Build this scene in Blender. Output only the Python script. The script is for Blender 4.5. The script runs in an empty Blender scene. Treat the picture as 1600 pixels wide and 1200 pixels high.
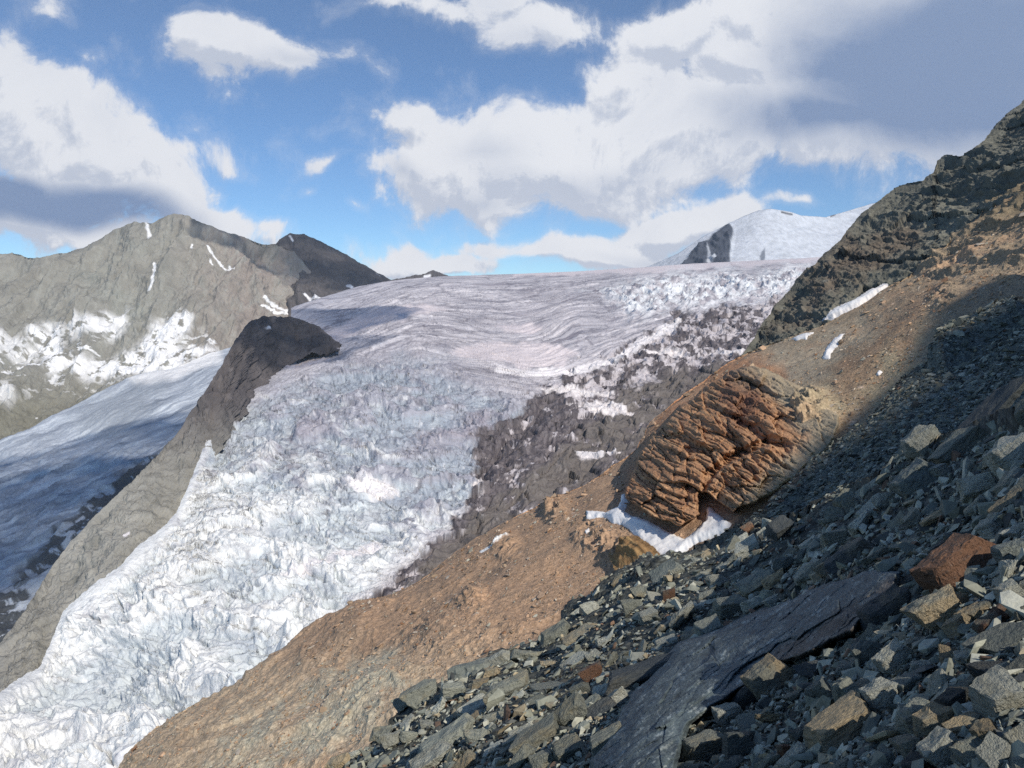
import bpy, bmesh, math, random
import numpy as np
from mathutils import Vector, Matrix

# ------------------------------------------------------------------ camera, world, sun
F_PX = 1200.0
PITCH = math.atan(130 / F_PX)
DENOISE = False
CP, SP = math.cos(PITCH), math.sin(PITCH)
SUN_AZ = math.radians(31)      # to the right of straight behind the viewer
SUN_EL = math.radians(40)
SUN = Vector((math.sin(SUN_AZ) * math.cos(SUN_EL), -math.cos(SUN_AZ) * math.cos(SUN_EL), math.sin(SUN_EL)))

scene = bpy.context.scene
cam_d = bpy.data.cameras.new("camera")
cam = bpy.data.objects.new("camera", cam_d)
scene.collection.objects.link(cam)
cam_d.sensor_width = 36.0
cam_d.lens = 36.0 * F_PX / 1600.0
cam_d.clip_start = 0.05
cam_d.clip_end = 60000
cam.rotation_euler = (math.pi / 2 - PITCH, 0, 0)
scene.camera = cam

scene.view_settings.view_transform = 'Standard'
scene.view_settings.look = 'None'
scene.view_settings.exposure = 0.0
scene.view_settings.gamma = 1.0
scene.cycles.max_bounces = 4
scene.cycles.diffuse_bounces = 2
scene.cycles.glossy_bounces = 1
scene.cycles.volume_bounces = 0
scene.cycles.use_denoising = DENOISE

sd = bpy.data.lights.new("sun", 'SUN')
sd.energy = 4.6
sd.angle = math.radians(0.42)
sd.color = (1.0, 0.93, 0.83)
so = bpy.data.objects.new("sun", sd)
scene.collection.objects.link(so)
so.rotation_euler = SUN.to_track_quat('Z', 'Y').to_euler()


def unp(u, v):
    """pixel of the 1600x1200 photograph -> X/Y and Z/Y of its ray"""
    cx = (u - 800.0) / F_PX
    cz = (600.0 - v) / F_PX
    dy = CP + cz * SP
    dz = -SP + cz * CP
    return cx / dy, dz / dy


def proj(p):
    x, y, z = p
    d = y * CP - z * SP
    h = y * SP + z * CP
    return 800 + F_PX * x / d, 600 - F_PX * h / d


BANK = 1.09


def build_world():
    w = bpy.data.worlds.new("World")
    scene.world = w
    w.use_nodes = True
    nt = w.node_tree
    N, L = nt.nodes, nt.links
    for n in list(N):
        N.remove(n)
    out = N.new('ShaderNodeOutputWorld')
    bg = N.new('ShaderNodeBackground')
    bg.inputs[1].default_value = 0.088
    L.new(bg.outputs[0], out.inputs[0])
    sky = N.new('ShaderNodeTexSky')
    sky.sky_type = 'NISHITA'
    sky.sun_disc = False
    sky.sun_elevation = SUN_EL
    sky.sun_rotation = math.atan2(SUN.x, SUN.y)
    sky.altitude = 2800
    sky.air_density = 1.0
    sky.dust_density = 0.6
    sky.ozone_density = 1.5
    tc = N.new('ShaderNodeTexCoord')
    sep = N.new('ShaderNodeSeparateXYZ')
    L.new(tc.outputs['Generated'], sep.inputs[0])

    def math_(op, a, b=None, c=None, clamp=False, T=None):
        T = T or nt
        n = T.nodes.new('ShaderNodeMath')
        n.operation = op
        n.use_clamp = clamp
        for i, x in enumerate((a, b, c)):
            if x is None:
                continue
            if isinstance(x, (int, float)):
                n.inputs[i].default_value = x
            else:
                T.links.new(x, n.inputs[i])
        return n.outputs[0]
    ay = math_('MAXIMUM', math_('ABSOLUTE', sep.outputs[1]), 0.08)
    X = math_('DIVIDE', sep.outputs[0], ay)
    Z = math_('DIVIDE', sep.outputs[2], ay)
    comb = N.new('ShaderNodeCombineXYZ')
    L.new(X, comb.inputs[0])
    L.new(Z, comb.inputs[1])

    # cloud banks: centre (u, v), radii in pixels, tilt, weight
    banks = [
        (-60, 150, 190, 130, -30, 1.0), (40, 200, 240, 130, -32, 1.1), (150, 235, 230, 110, -36, 1.2), (250, 300, 200, 80, -33, 1.1),
        (340, 340, 150, 42, -18, 1.0), (420, 355, 70, 26, -8, .7), (20, 330, 330, 95, 0, 1.1), (120, 380, 260, 60, 0, .8),
        (345, 68, 105, 68, -5, 1.1), (430, 88, 130, 52, -12, .95), (345, 125, 50, 55, 0, .7), (525, 88, 90, 38, -12, .55), (285, 60, 60, 28, 0, .6),
        (58, 28, 55, 42, -10, .55), (115, 95, 65, 42, 0, .42), (15, 75, 60, 38, -30, .6),
        (650, 205, 85, 62, -25, 1.0), (720, 262, 170, 105, -10, 1.15), (860, 250, 220, 125, 10, 1.3), (1000, 225, 230, 130, 15, 1.3),
        (1120, 210, 170, 100, 5, 1.2), (800, 318, 160, 50, -6, .8), (960, 125, 130, 90, 40, 1.1), (1060, 45, 190, 75, 5, 1.1),
        (1180, 90, 200, 110, 0, 1.1), (1400, 60, 380, 190, 0, 1.6), (1350, 170, 330, 130, -5, 1.5), (1600, 150, 380, 200, 0, 1.5), (1250, 240, 220, 50, 10, .6),
        (1490, 235, 160, 60, 20, .7),
        (600, 0, 120, 40, 0, .6), (700, 20, 150, 45, -10, .65), (845, 40, 130, 65, 5, .85), (800, 0, 140, 40, 0, .7),
        (515, 265, 48, 22, 20, .6), (490, 312, 36, 16, 20, .4), (565, 332, 50, 20, -20, .45), (580, 200, 36, 20, -20, .45), (360, 262, 60, 28, -30, .5),
        (620, 405, 110, 36, -5, 1.0), (700, 415, 130, 26, 0, .9), (850, 392, 180, 26, 0, .75), (960, 395, 160, 45, 0, 1.1), (1040, 362, 130, 45, 8, 1.1),
        (1110, 352, 95, 42, 0, 1.0), (1140, 340, 60, 40, 0, .9), (1245, 322, 90, 18, 0, .6), (1300, 280, 60, 14, 0, .4),
    ]
    greys = [
        (40, 315, 330, 62, -8, 1.1), (160, 330, 200, 42, -14, .8), (1480, 110, 330, 200, 0, 1.15), (1300, 195, 270, 70, 0, .75), (1560, 30, 300, 160, 0, .9), (1230, 130, 120, 40, 0, .35),
        (780, 318, 180, 38, -5, .3), (880, 290, 190, 45, -5, .36), (1000, 262, 180, 40, 6, .36), (640, 275, 60, 30, -20, .4), (760, 240, 120, 40, 0, .25),
        (380, 110, 110, 30, 0, .25), (480, 100, 120, 40, 0, .3), (1000, 405, 120, 22, 0, .3), (820, 65, 90, 30, 0, .25),
    ]

    def make_group(name, items):
        g = bpy.data.node_groups.new(name, 'ShaderNodeTree')
        g.interface.new_socket('P', in_out='INPUT', socket_type='NodeSocketVector')
        g.interface.new_socket('D', in_out='OUTPUT', socket_type='NodeSocketFloat')
        gi = g.nodes.new('NodeGroupInput')
        go = g.nodes.new('NodeGroupOutput')
        acc = None
        for (u, v, ru, rv, rot, wt) in items:
            x, z = unp(u, v)
            m = g.nodes.new('ShaderNodeMapping')
            m.vector_type = 'TEXTURE'
            m.inputs['Location'].default_value = (x, z, 0)
            m.inputs['Rotation'].default_value = (0, 0, math.radians(rot))
            m.inputs['Scale'].default_value = (ru * BANK / F_PX, rv * BANK / F_PX, 1)
            g.links.new(gi.outputs[0], m.inputs['Vector'])
            s = g.nodes.new('ShaderNodeTexGradient')
            s.gradient_type = 'SPHERICAL'
            g.links.new(m.outputs[0], s.inputs[0])
            val = math_('MULTIPLY', s.outputs['Fac'], wt, T=g)
            if acc is None:
                acc = val
            else:
                acc = math_('SMOOTH_MAX', acc, val, 0.12, T=g)
        g.links.new(acc, go.inputs[0])
        return g
    gb = make_group('cloud_banks', banks)
    gg = make_group('cloud_greys', greys)

    def noise(vec, scale, detail, rough, dist=0.0):
        n = N.new('ShaderNodeTexNoise')
        n.noise_dimensions = '2D'
        n.inputs['Scale'].default_value = scale
        n.inputs['Detail'].default_value = detail
        n.inputs['Roughness'].default_value = rough
        n.inputs['Distortion'].default_value = dist
        L.new(vec, n.inputs['Vector'])
        return n

    def vadd(a, b, sc=1.0):
        m = N.new('ShaderNodeVectorMath')
        m.operation = 'MULTIPLY_ADD'
        L.new(a, m.inputs[0])
        m.inputs[1].default_value = (sc, sc, 0)
        if isinstance(b, tuple):
            m.inputs[2].default_value = b
        else:
            L.new(b, m.inputs[2])
        return m.outputs[0]

    def field(vec):
        w1 = noise(vec, 5.0, 2, 0.5)
        sub = N.new('ShaderNodeVectorMath')
        sub.operation = 'SUBTRACT'
        L.new(w1.outputs['Color'], sub.inputs[0])
        sub.inputs[1].default_value = (.5, .5, .5)
        p = vadd(sub.outputs[0], vec, 0.085)
        g = N.new('ShaderNodeGroup')
        g.node_tree = gb
        L.new(p, g.inputs[0])
        n1 = noise(p, 13.0, 10, 0.63, 0.1)
        n2 = noise(p, 4.0, 3, 0.5)
        d = math_('MULTIPLY_ADD', n1.outputs['Fac'], 1.15, -0.575)
        d = math_('ADD', d, math_('MULTIPLY_ADD', n2.outputs['Fac'], 0.35, -0.175))
        return math_('ADD', g.outputs[0], d), p
    f0, p0 = field(comb.outputs[0])
    off = vadd(comb.outputs[0], (0.008, 0.019, 0.0))
    f1, _ = field(off)

    def ramp(x, a, b, lo=0.0, hi=1.0):
        m = N.new('ShaderNodeMapRange')
        m.interpolation_type = 'SMOOTHSTEP'
        for i, q in enumerate((a, b, lo, hi)):
            m.inputs[i + 1].default_value = q
        L.new(x, m.inputs[0])
        return m.outputs[0]
    cov = ramp(f0, 0.26, 0.56)
    veil = math_('MULTIPLY', ramp(f0, 0.10, 0.5), 0.25)
    cov = math_('MAXIMUM', cov, veil)
    cov = math_('MULTIPLY', cov, ramp(sep.outputs[1], 0.0, 0.25))
    gr = N.new('ShaderNodeGroup')
    gr.node_tree = gg
    L.new(p0, gr.inputs[0])
    nm = noise(p0, 7.0, 6, 0.6)
    g0 = ramp(math_('ADD', gr.outputs[0], math_('MULTIPLY_ADD', nm.outputs['Fac'], 0.45, -0.22)), -0.02, 0.8)
    rel = math_('SUBTRACT', f1, f0)
    g1 = ramp(rel, -0.10, 0.24, 0.0, 0.46)
    dark = math_('MAXIMUM', g0, g1)
    dark = math_('MULTIPLY_ADD', math_('MULTIPLY', g0, g1), 0.25, dark, clamp=True)
    mixc = N.new('ShaderNodeMix')
    mixc.data_type = 'RGBA'
    mixc.inputs['A'].default_value = (10.6, 10.7, 11.1, 1)
    mixc.inputs['B'].default_value = (2.5, 3.5, 5.7, 1)
    L.new(dark, mixc.inputs['Factor'])
    # blue of a high alpine sky, a little more saturated than the raw model
    tint = N.new('ShaderNodeMix')
    tint.data_type = 'RGBA'
    tint.blend_type = 'MULTIPLY'
    tint.inputs['Factor'].default_value = 1.0
    tint.inputs['B'].default_value = SKY_TINT
    L.new(sky.outputs[0], tint.inputs['A'])
    mx = N.new('ShaderNodeMix')
    mx.data_type = 'RGBA'
    L.new(cov, mx.inputs['Factor'])
    L.new(tint.outputs['Result'], mx.inputs['A'])
    L.new(mixc.outputs['Result'], mx.inputs['B'])
    L.new(mx.outputs['Result'], bg.inputs[0])


SKY_TINT = (.85, 1.15, 1.4, 1)
build_world()

# ------------------------------------------------------------------ numpy noise
rng = np.random.default_rng(7)
random.seed(7)
_perm = rng.permutation(256).astype(np.int32)
_grad = rng.normal(size=(256, 3)).astype(np.float32)
_grad /= np.linalg.norm(_grad, axis=1, keepdims=True)


def pnoise(x, y, z):
    x = np.asarray(x, np.float64)
    y = np.asarray(y, np.float64) + 0 * x
    z = np.asarray(z, np.float64) + 0 * x
    xi, yi, zi = np.floor(x), np.floor(y), np.floor(z)
    fx, fy, fz = (x - xi).astype(np.float32), (y - yi).astype(np.float32), (z - zi).astype(np.float32)
    xi, yi, zi = xi.astype(np.int64), yi.astype(np.int64), zi.astype(np.int64)
    ux, uy, uz = [f * f * f * (f * (f * 6 - 15) + 10) for f in (fx, fy, fz)]
    res = 0
    for dx in (0, 1):
        wx = ux if dx else 1 - ux
        px = _perm[(xi + dx) & 255]
        for dy in (0, 1):
            wy = uy if dy else 1 - uy
            py = _perm[(px + yi + dy) & 255]
            for dz in (0, 1):
                wz = uz if dz else 1 - uz
                g = _grad[_perm[(py + zi + dz) & 255]]
                res = res + (g[..., 0] * (fx - dx) + g[..., 1] * (fy - dy) + g[..., 2] * (fz - dz)) * wx * wy * wz
    return res * 1.6


def fbm(x, y, z, octv=5, gain=0.5, lac=2.03):
    a, s, t = 1.0, 0, 0
    for i in range(octv):
        s = s + a * pnoise(x + 17.3 * i, y - 9.1 * i, z + 5.7 * i)
        t += a
        a *= gain
        x, y, z = x * lac, y * lac, z * lac
    return s / t


def ridged(x, y, z, octv=5, gain=0.55, lac=2.07):
    a, s, t = 1.0, 0, 0
    w = 1.0
    for i in range(octv):
        n = 1 - np.abs(pnoise(x + 31.3 * i, y + 11.1 * i, z - 3.7 * i)) * 1.7
        n = np.clip(n, 0, 1) ** 2
        s = s + a * n * w
        w = np.clip(n * 1.6, 0, 1)
        t += a
        a *= gain
        x, y, z = x * lac, y * lac, z * lac
    return s / t


def cells(x, y, z, jit=0.9):
    """distance to the nearest and second nearest cell point, and a random value of the cell"""
    xi, yi, zi = np.floor(x).astype(np.int64), np.floor(y).astype(np.int64), np.floor(z).astype(np.int64)
    d1 = np.full(x.shape, 9.0, np.float32)
    d2 = d1.copy()
    idv = np.zeros(x.shape, np.float32)
    for dx in (-1, 0, 1):
        for dy in (-1, 0, 1):
            for dz in (-1, 0, 1):
                cx, cy, cz = xi + dx, yi + dy, zi + dz
                h = _perm[(_perm[(_perm[cx & 255] + cy) & 255] + cz) & 255]
                o = _grad[h] * 0.5 * jit + 0.5
                d = np.sqrt((cx + o[..., 0] - x) ** 2 + (cy + o[..., 1] - y) ** 2 + (cz + o[..., 2] - z) ** 2)
                near = d < d1
                d2 = np.where(near, d1, np.minimum(d2, d))
                idv = np.where(near, h / 255.0, idv)
                d1 = np.where(near, d, d1)
    return d1, d2, idv


def cells2(x, y, jit=.95):
    xi, yi = np.floor(x).astype(np.int64), np.floor(y).astype(np.int64)
    d1 = np.full(x.shape, 9.0, np.float32)
    d2 = d1.copy()
    idv = np.zeros(x.shape, np.float32)
    for dx in (-1, 0, 1):
        for dy in (-1, 0, 1):
            h = _perm[(_perm[(xi + dx) & 255] + yi + dy) & 255]
            o = _grad[h] * 0.5 * jit + 0.5
            d = np.hypot(xi + dx + o[..., 0] - x, yi + dy + o[..., 1] - y)
            near = d < d1
            d2 = np.where(near, d1, np.minimum(d2, d))
            idv = np.where(near, h / 255.0, idv)
            d1 = np.where(near, d, d1)
    return d1, d2, idv


def facets(x, y, jit=.95):
    """tilted flat facets, one per cell: (height, distance to the joint)"""
    xi, yi = np.floor(x).astype(np.int64), np.floor(y).astype(np.int64)
    d1 = np.full(x.shape, 9.0, np.float32)
    d2 = d1.copy()
    hh = np.zeros(x.shape, np.float32)
    for dx in (-1, 0, 1):
        for dy in (-1, 0, 1):
            h = _perm[(_perm[(xi + dx) & 255] + yi + dy) & 255]
            o = _grad[h] * 0.5 * jit + 0.5
            ox, oy = x - xi - dx - o[..., 0], y - yi - dy - o[..., 1]
            d = np.hypot(ox, oy)
            near = d < d1
            d2 = np.where(near, d1, np.minimum(d2, d))
            t = h * 2.399
            hh = np.where(near, h / 255.0 - .5 + 1.1 * (ox * np.cos(t) + oy * np.sin(t)), hh)
            d1 = np.where(near, d, d1)
    return hh, d2 - d1


def sstep(a, b, x):
    t = np.clip((x - a) / (b - a), 0, 1)
    return t * t * (3 - 2 * t)


def lerp(a, b, t):
    return a + (b - a) * t


def mixc(c, col, m):
    return c + (np.array(col) - c) * m[..., None]


def curve(pts):
    xs = [p[0] for p in pts]
    ys = [p[1] for p in pts]
    return lambda u: np.interp(u, xs, ys)


def tps(pts, fn=lambda d: 1.0 / d, smooth=1e-3):
    P = np.array([(p[0], p[1]) for p in pts], float) / 400.0
    val = np.array([fn(p[2]) for p in pts], float)
    sc = np.abs(val).max()
    n = len(P)
    r2 = ((P[:, None] - P[None]) ** 2).sum(-1)
    K = 0.5 * r2 * np.log(r2 + 1e-12) + smooth * np.eye(n)
    A = np.zeros((n + 3, n + 3))
    A[:n, :n] = K
    A[:n, n] = A[n, :n] = 1
    A[:n, n + 1:] = P
    A[n + 1:, :n] = P.T
    w = np.linalg.solve(A, np.concatenate([val / sc, np.zeros(3)]))

    def f(u, v):
        u = np.asarray(u, float) / 400.0
        v = np.asarray(v, float) / 400.0
        r = w[n] + w[n + 1] * u + w[n + 2] * v
        for i in range(n):
            r2 = (u - P[i, 0]) ** 2 + (v - P[i, 1]) ** 2
            r = r + w[i] * 0.5 * r2 * np.log(r2 + 1e-12)
        return r * sc
    return f


def plane_inv(a, b, c):
    """inverse depth of the plane z = a x + b y + c"""
    def f(u, v):
        X, Z = unp(u, v)
        return (Z - a * X - b) / c
    return f


def sdist(U, V, poly):
    """signed distance in pixels, positive inside"""
    d = np.full(U.shape, 1e9)
    ins = np.zeros(U.shape, bool)
    n = len(poly)
    for i in range(n):
        x0, y0 = poly[i]
        x1, y1 = poly[(i + 1) % n]
        ex, ey = x1 - x0, y1 - y0
        t = np.clip(((U - x0) * ex + (V - y0) * ey) / (ex * ex + ey * ey + 1e-9), 0, 1)
        d = np.minimum(d, np.hypot(U - x0 - t * ex, V - y0 - t * ey))
        if y0 != y1:
            c = ((y0 > V) != (y1 > V)) & (U < (x1 - x0) * (V - y0) / (y1 - y0) + x0)
            ins ^= c
    return np.where(ins, d, -d)


def pmask(U, V, poly, soft=3.0, amp=6.0, fr=0.03, seed=0.0):
    wu = U + amp * fbm(U * fr, V * fr, seed, 4)
    wv = V + amp * fbm(U * fr, V * fr, seed + 50, 4)
    return sstep(-soft, soft, sdist(wu, wv, poly))


def pline(U, V, pts, width, amp=3.0, fr=0.05, seed=3.0):
    wu = U + amp * fbm(U * fr, V * fr, seed, 3)
    wv = V + amp * fbm(U * fr, V * fr, seed + 50, 3)
    d = np.full(U.shape, 1e9)
    for i in range(len(pts) - 1):
        x0, y0 = pts[i][:2]
        x1, y1 = pts[i + 1][:2]
        ex, ey = x1 - x0, y1 - y0
        t = np.clip(((wu - x0) * ex + (wv - y0) * ey) / (ex * ex + ey * ey + 1e-9), 0, 1)
        d = np.minimum(d, np.hypot(wu - x0 - t * ex, wv - y0 - t * ey))
    return sstep(width * 1.3, width * 0.5, d)


# ------------------------------------------------------------------ mesh helpers
def grid_mesh(name, P, C, mat, smooth=True, keep=None):
    nr, nc = P.shape[:2]
    idx = np.arange(nr * nc, dtype=np.int32).reshape(nr, nc)
    q = np.stack([idx[:-1, :-1], idx[1:, :-1], idx[1:, 1:], idx[:-1, 1:]], -1).reshape(-1, 4)
    co = P.reshape(-1, 3)
    col = C.reshape(-1, 3)
    if keep is not None:
        k = (keep[:-1, :-1] | keep[1:, :-1] | keep[1:, 1:] | keep[:-1, 1:]).reshape(-1)
        q = q[k]
        used = np.unique(q)
        rm = np.full(nr * nc, -1, np.int32)
        rm[used] = np.arange(len(used), dtype=np.int32)
        q = rm[q]
        co, col = co[used], col[used]
    return raw_mesh(name, co, q, col, mat, smooth)


def raw_mesh(name, co, faces, col, mat, smooth=True):
    me = bpy.data.meshes.new(name)
    k = faces.shape[1]
    me.vertices.add(len(co))
    me.vertices.foreach_set('co', np.ascontiguousarray(co, np.float32).ravel())
    me.loops.add(len(faces) * k)
    me.loops.foreach_set('vertex_index', np.ascontiguousarray(faces, np.int32).ravel())
    me.polygons.add(len(faces))
    me.polygons.foreach_set('loop_start', np.arange(0, len(faces) * k, k, dtype=np.int32))
    me.polygons.foreach_set('use_smooth', np.full(len(faces), smooth, bool))
    if col is not None:
        a = me.color_attributes.new('Col', 'FLOAT_COLOR', 'POINT')
        c4 = np.ones((len(co), 4), np.float32)
        c4[:, :3] = np.clip(col, 0, 1)
        a.data.foreach_set('color', c4.ravel())
    me.update(calc_edges=True)
    if mat:
        me.materials.append(mat)
    ob = bpy.data.objects.new(name, me)
    scene.collection.objects.link(ob)
    return ob


def tag(o, label=None, cat=None, kind=None, group=None):
    for k, v in (('label', label), ('category', cat), ('kind', kind), ('group', group)):
        if v:
            o[k] = v
    return o


def base_grid(U, V, inv):
    y = 1.0 / np.maximum(inv(U, V), 1e-5)
    X, Z = unp(U, V)
    return np.stack([X * y, y, Z * y], -1)


def normals(P):
    du = np.gradient(P, axis=1)
    dv = np.gradient(P, axis=0)
    n = np.cross(dv, du)
    n /= np.linalg.norm(n, axis=-1, keepdims=True) + 1e-9
    sgn = -1.0 if np.median((n * P).sum(-1)) > 0 else 1.0      # towards the viewer's side, one sign for the whole sheet
    return n * sgn


def sheet(name, u0, u1, nc, top, bot, nr, inv, disp, color, mat, tpow=1.0, nback=8, bstep=20.0, bdrop=14.0, jag=None, keepf=None, att=0):
    us = np.linspace(u0, u1, nc)
    T, B = top(us), bot(us)
    if jag:
        T = T + jag(us)
    t = np.linspace(0, 1, nr) ** tpow
    V = T[None] + (B - T)[None] * t[:, None]
    U = np.broadcast_to(us, V.shape).copy()
    P = base_grid(U, V, inv)
    if nback:
        hd = P[0, :, :2] / np.linalg.norm(P[0, :, :2], axis=-1, keepdims=True)
        rows = []
        for k in range(nback, 0, -1):
            q = P[0].copy()
            q[:, :2] += hd * bstep * k
            q[:, 2] -= bdrop * k ** 1.15
            rows.append(q)
        P = np.concatenate([np.stack(rows), P], 0)
        U = np.concatenate([np.repeat(U[:1], nback, 0), U], 0)
        V = np.concatenate([np.repeat(V[:1], nback, 0), V], 0)
    N = normals(P)
    # soften the normal across the crest so that the fold does not tear
    for _ in range(3):
        N[1:-1] = (N[:-2] + N[1:-1] * 2 + N[2:]) / 4
    N /= np.linalg.norm(N, axis=-1, keepdims=True)
    d = disp(P, U, V)
    if att:
        r = np.arange(P.shape[0]) - nback
        d = d * (.25 + .75 * sstep(0, att, np.maximum(r, 0)))[:, None]
    Q = P + N * d[..., None]
    C = color(Q, U, V, N, d)
    ob = grid_mesh(name, Q, C, mat, keep=keepf(U, V) if keepf else None)
    return ob


def patch(name, poly, inv, height, color, mat, step=1.5, margin=14, warp=5.0, wfr=0.04, seed=0.0, hfn=None, invmod=None, outdir=None):
    """a body lying on a surface: raised by hfn(sd, U, V, P) above it, its rim sunk into it"""
    pu = [p[0] for p in poly]
    pv = [p[1] for p in poly]
    us = np.arange(min(pu) - margin, max(pu) + margin, step)
    vs = np.arange(min(pv) - margin, max(pv) + margin, step)
    U, V = np.meshgrid(us, vs)
    wu = U + warp * fbm(U * wfr, V * wfr, seed, 4)
    wv = V + warp * fbm(U * wfr, V * wfr, seed + 50, 4)
    sd_ = sdist(wu, wv, poly)
    P = base_grid(U, V, (lambda a, b: inv(a, b) * invmod(sd_, a, b)) if invmod else inv)
    N = normals(P)
    h = hfn(sd_, U, V, P)
    Q = P + (N * h[..., None] if outdir is None else np.array(outdir) * h[..., None])
    C = color(Q, U, V, sd_, h)
    return grid_mesh(name, Q, C, mat, keep=sd_ > -margin * 0.8)


# ------------------------------------------------------------------ materials
def terrain_mat(name, sc=1.0, bump=0.5, var=0.35, rough=0.9, vor=0.0, vsc=1.0, spec=0.2, aniso=None, bdist=None):
    m = bpy.data.materials.new(name)
    m.use_nodes = True
    N, L = m.node_tree.nodes, m.node_tree.links
    b = N['Principled BSDF']
    b.inputs['Roughness'].default_value = rough
    b.inputs['Specular IOR Level'].default_value = spec
    at = N.new('ShaderNodeAttribute')
    at.attribute_name = 'Col'
    geo = N.new('ShaderNodeTexCoord')
    mp = N.new('ShaderNodeMapping')
    mp.inputs['Scale'].default_value = aniso or (1, 1, 1)
    L.new(geo.outputs['Object'], mp.inputs[0])
    n1 = N.new('ShaderNodeTexNoise')
    n1.inputs['Scale'].default_value = sc
    n1.inputs['Detail'].default_value = 6
    n1.inputs['Roughness'].default_value = 0.65
    L.new(mp.outputs[0], n1.inputs['Vector'])
    mr = N.new('ShaderNodeMapRange')
    mr.inputs[1].default_value = 0.25
    mr.inputs[2].default_value = 0.75
    mr.inputs[3].default_value = 1 - var
    mr.inputs[4].default_value = 1 + var
    L.new(n1.outputs['Fac'], mr.inputs[0])
    mul = N.new('ShaderNodeVectorMath')
    mul.operation = 'SCALE'
    L.new(at.outputs['Color'], mul.inputs[0])
    L.new(mr.outputs[0], mul.inputs['Scale'])
    colour = mul.outputs[0]
    height = n1.outputs['Fac']
    if vor > 0:
        v = N.new('ShaderNodeTexVoronoi')
        v.inputs['Scale'].default_value = vsc
        L.new(mp.outputs[0], v.inputs['Vector'])
        bw = N.new('ShaderNodeSeparateColor')
        L.new(v.outputs['Color'], bw.inputs[0])
        mr2 = N.new('ShaderNodeMapRange')
        mr2.inputs[3].default_value = 1 - vor
        mr2.inputs[4].default_value = 1 + vor
        L.new(bw.outputs[0], mr2.inputs[0])
        mul2 = N.new('ShaderNodeVectorMath')
        mul2.operation = 'SCALE'
        L.new(colour, mul2.inputs[0])
        L.new(mr2.outputs[0], mul2.inputs['Scale'])
        colour = mul2.outputs[0]
        ad = N.new('ShaderNodeMath')
        ad.operation = 'MULTIPLY_ADD'
        ad.inputs[1].default_value = -0.8
        L.new(v.outputs['Distance'], ad.inputs[0])
        L.new(height, ad.inputs[2])
        height = ad.outputs[0]
    L.new(colour, b.inputs['Base Color'])
    bp = N.new('ShaderNodeBump')
    bp.inputs['Strength'].default_value = bump
    bp.inputs['Distance'].default_value = bdist if bdist else 0.6 / sc
    L.new(height, bp.inputs['Height'])
    L.new(bp.outputs[0], b.inputs['Normal'])
    return m


M_far = terrain_mat('far_rock', sc=0.02, bump=0.5, var=0.25, aniso=(1, 1, 0.5))
M_ice = terrain_mat('glacier_ice', sc=0.12, bump=0.7, var=0.18, rough=0.6, spec=0.3, bdist=4.0)
M_ridge = terrain_mat('ridge_rock', sc=0.45, bump=0.8, var=0.35, bdist=1.0)
M_talus = terrain_mat('talus', sc=1.8, bump=0.4, var=0.3, vor=0.22, vsc=3.4, bdist=0.25)
M_strata = terrain_mat('rust_rock', sc=0.9, bump=0.8, var=0.35, bdist=0.5, aniso=(1, 1, 1))
M_ground = terrain_mat('scree_ground', sc=3.0, bump=0.8, var=0.4, vor=0.45, vsc=7.0, bdist=0.08)
M_snow = terrain_mat('snow', sc=0.8, bump=0.25, var=0.05, rough=0.7, spec=0.2, bdist=0.5)
M_slab = terrain_mat('slab_rock', sc=9, bump=1.0, var=0.5, bdist=0.05, rough=0.7, spec=0.25, aniso=(0.7, 0.35, 1.6))

# ------------------------------------------------------------------ A: far massif on the left
A_top = curve([(-160, 398), (-60, 404), (0, 397), (20, 391), (40, 397), (62, 400), (85, 393), (130, 388), (150, 378), (180, 357), (210, 347), (235, 346),
               (262, 334), (285, 333), (320, 346), (345, 358), (380, 368), (412, 375), (430, 376), (460, 390), (490, 430), (530, 480), (640, 520)])
A_inv = tps([(-100, 400, 4700), (0, 397, 4700), (120, 390, 4650), (280, 333, 4600), (430, 376, 4750), (520, 470, 4900), (0, 520, 3900), (150, 500, 3900),
             (300, 500, 3950), (420, 490, 4150), (-100, 520, 3900), (0, 600, 3500), (150, 600, 3550), (340, 560, 3750), (-100, 700, 3000), (0, 700, 3000), (200, 660, 3200), (380, 600, 3700)])


def A_disp(P, U, V):
    x, y, z = P[..., 0], P[..., 1], P[..., 2]
    r = ridged(x / 260, y / 900, z / 1100, 6, 0.6)
    r2 = ridged(x / 620 + 3, y / 1200, z / 1500, 3)
    f = fbm(x / 70, y / 70, z / 90, 5, 0.6)
    rid = -pline(U, V, [(285, 333), (300, 400), (330, 480), (350, 545)], 60, 10, .01) * 0 + pline(U, V, [(400, 372), (440, 430), (480, 470), (500, 500)], 20, 5)
    return r * 75 + r2 * 110 + f * 30 - 90 - rid * 30


A_snow = [
    ([(100, 512), (150, 495), (195, 480), (200, 495), (180, 510), (160, 520), (110, 525)], 1),
    ([(35, 508), (100, 505), (90, 535), (100, 550), (160, 555), (240, 515), (240, 495), (290, 490), (300, 520), (275, 530), (290, 545), (340, 545), (350, 548),
      (270, 585), (150, 580), (70, 575), (55, 540)], 1),
    ([(-20, 510), (30, 520), (60, 550), (40, 560), (-20, 540)], .8),
    ([(232, 500), (290, 490), (300, 515), (280, 530), (240, 525)], 1),
    ([(-20, 600), (15, 604), (30, 620), (0, 630), (-20, 625)], .7),
]


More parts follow.
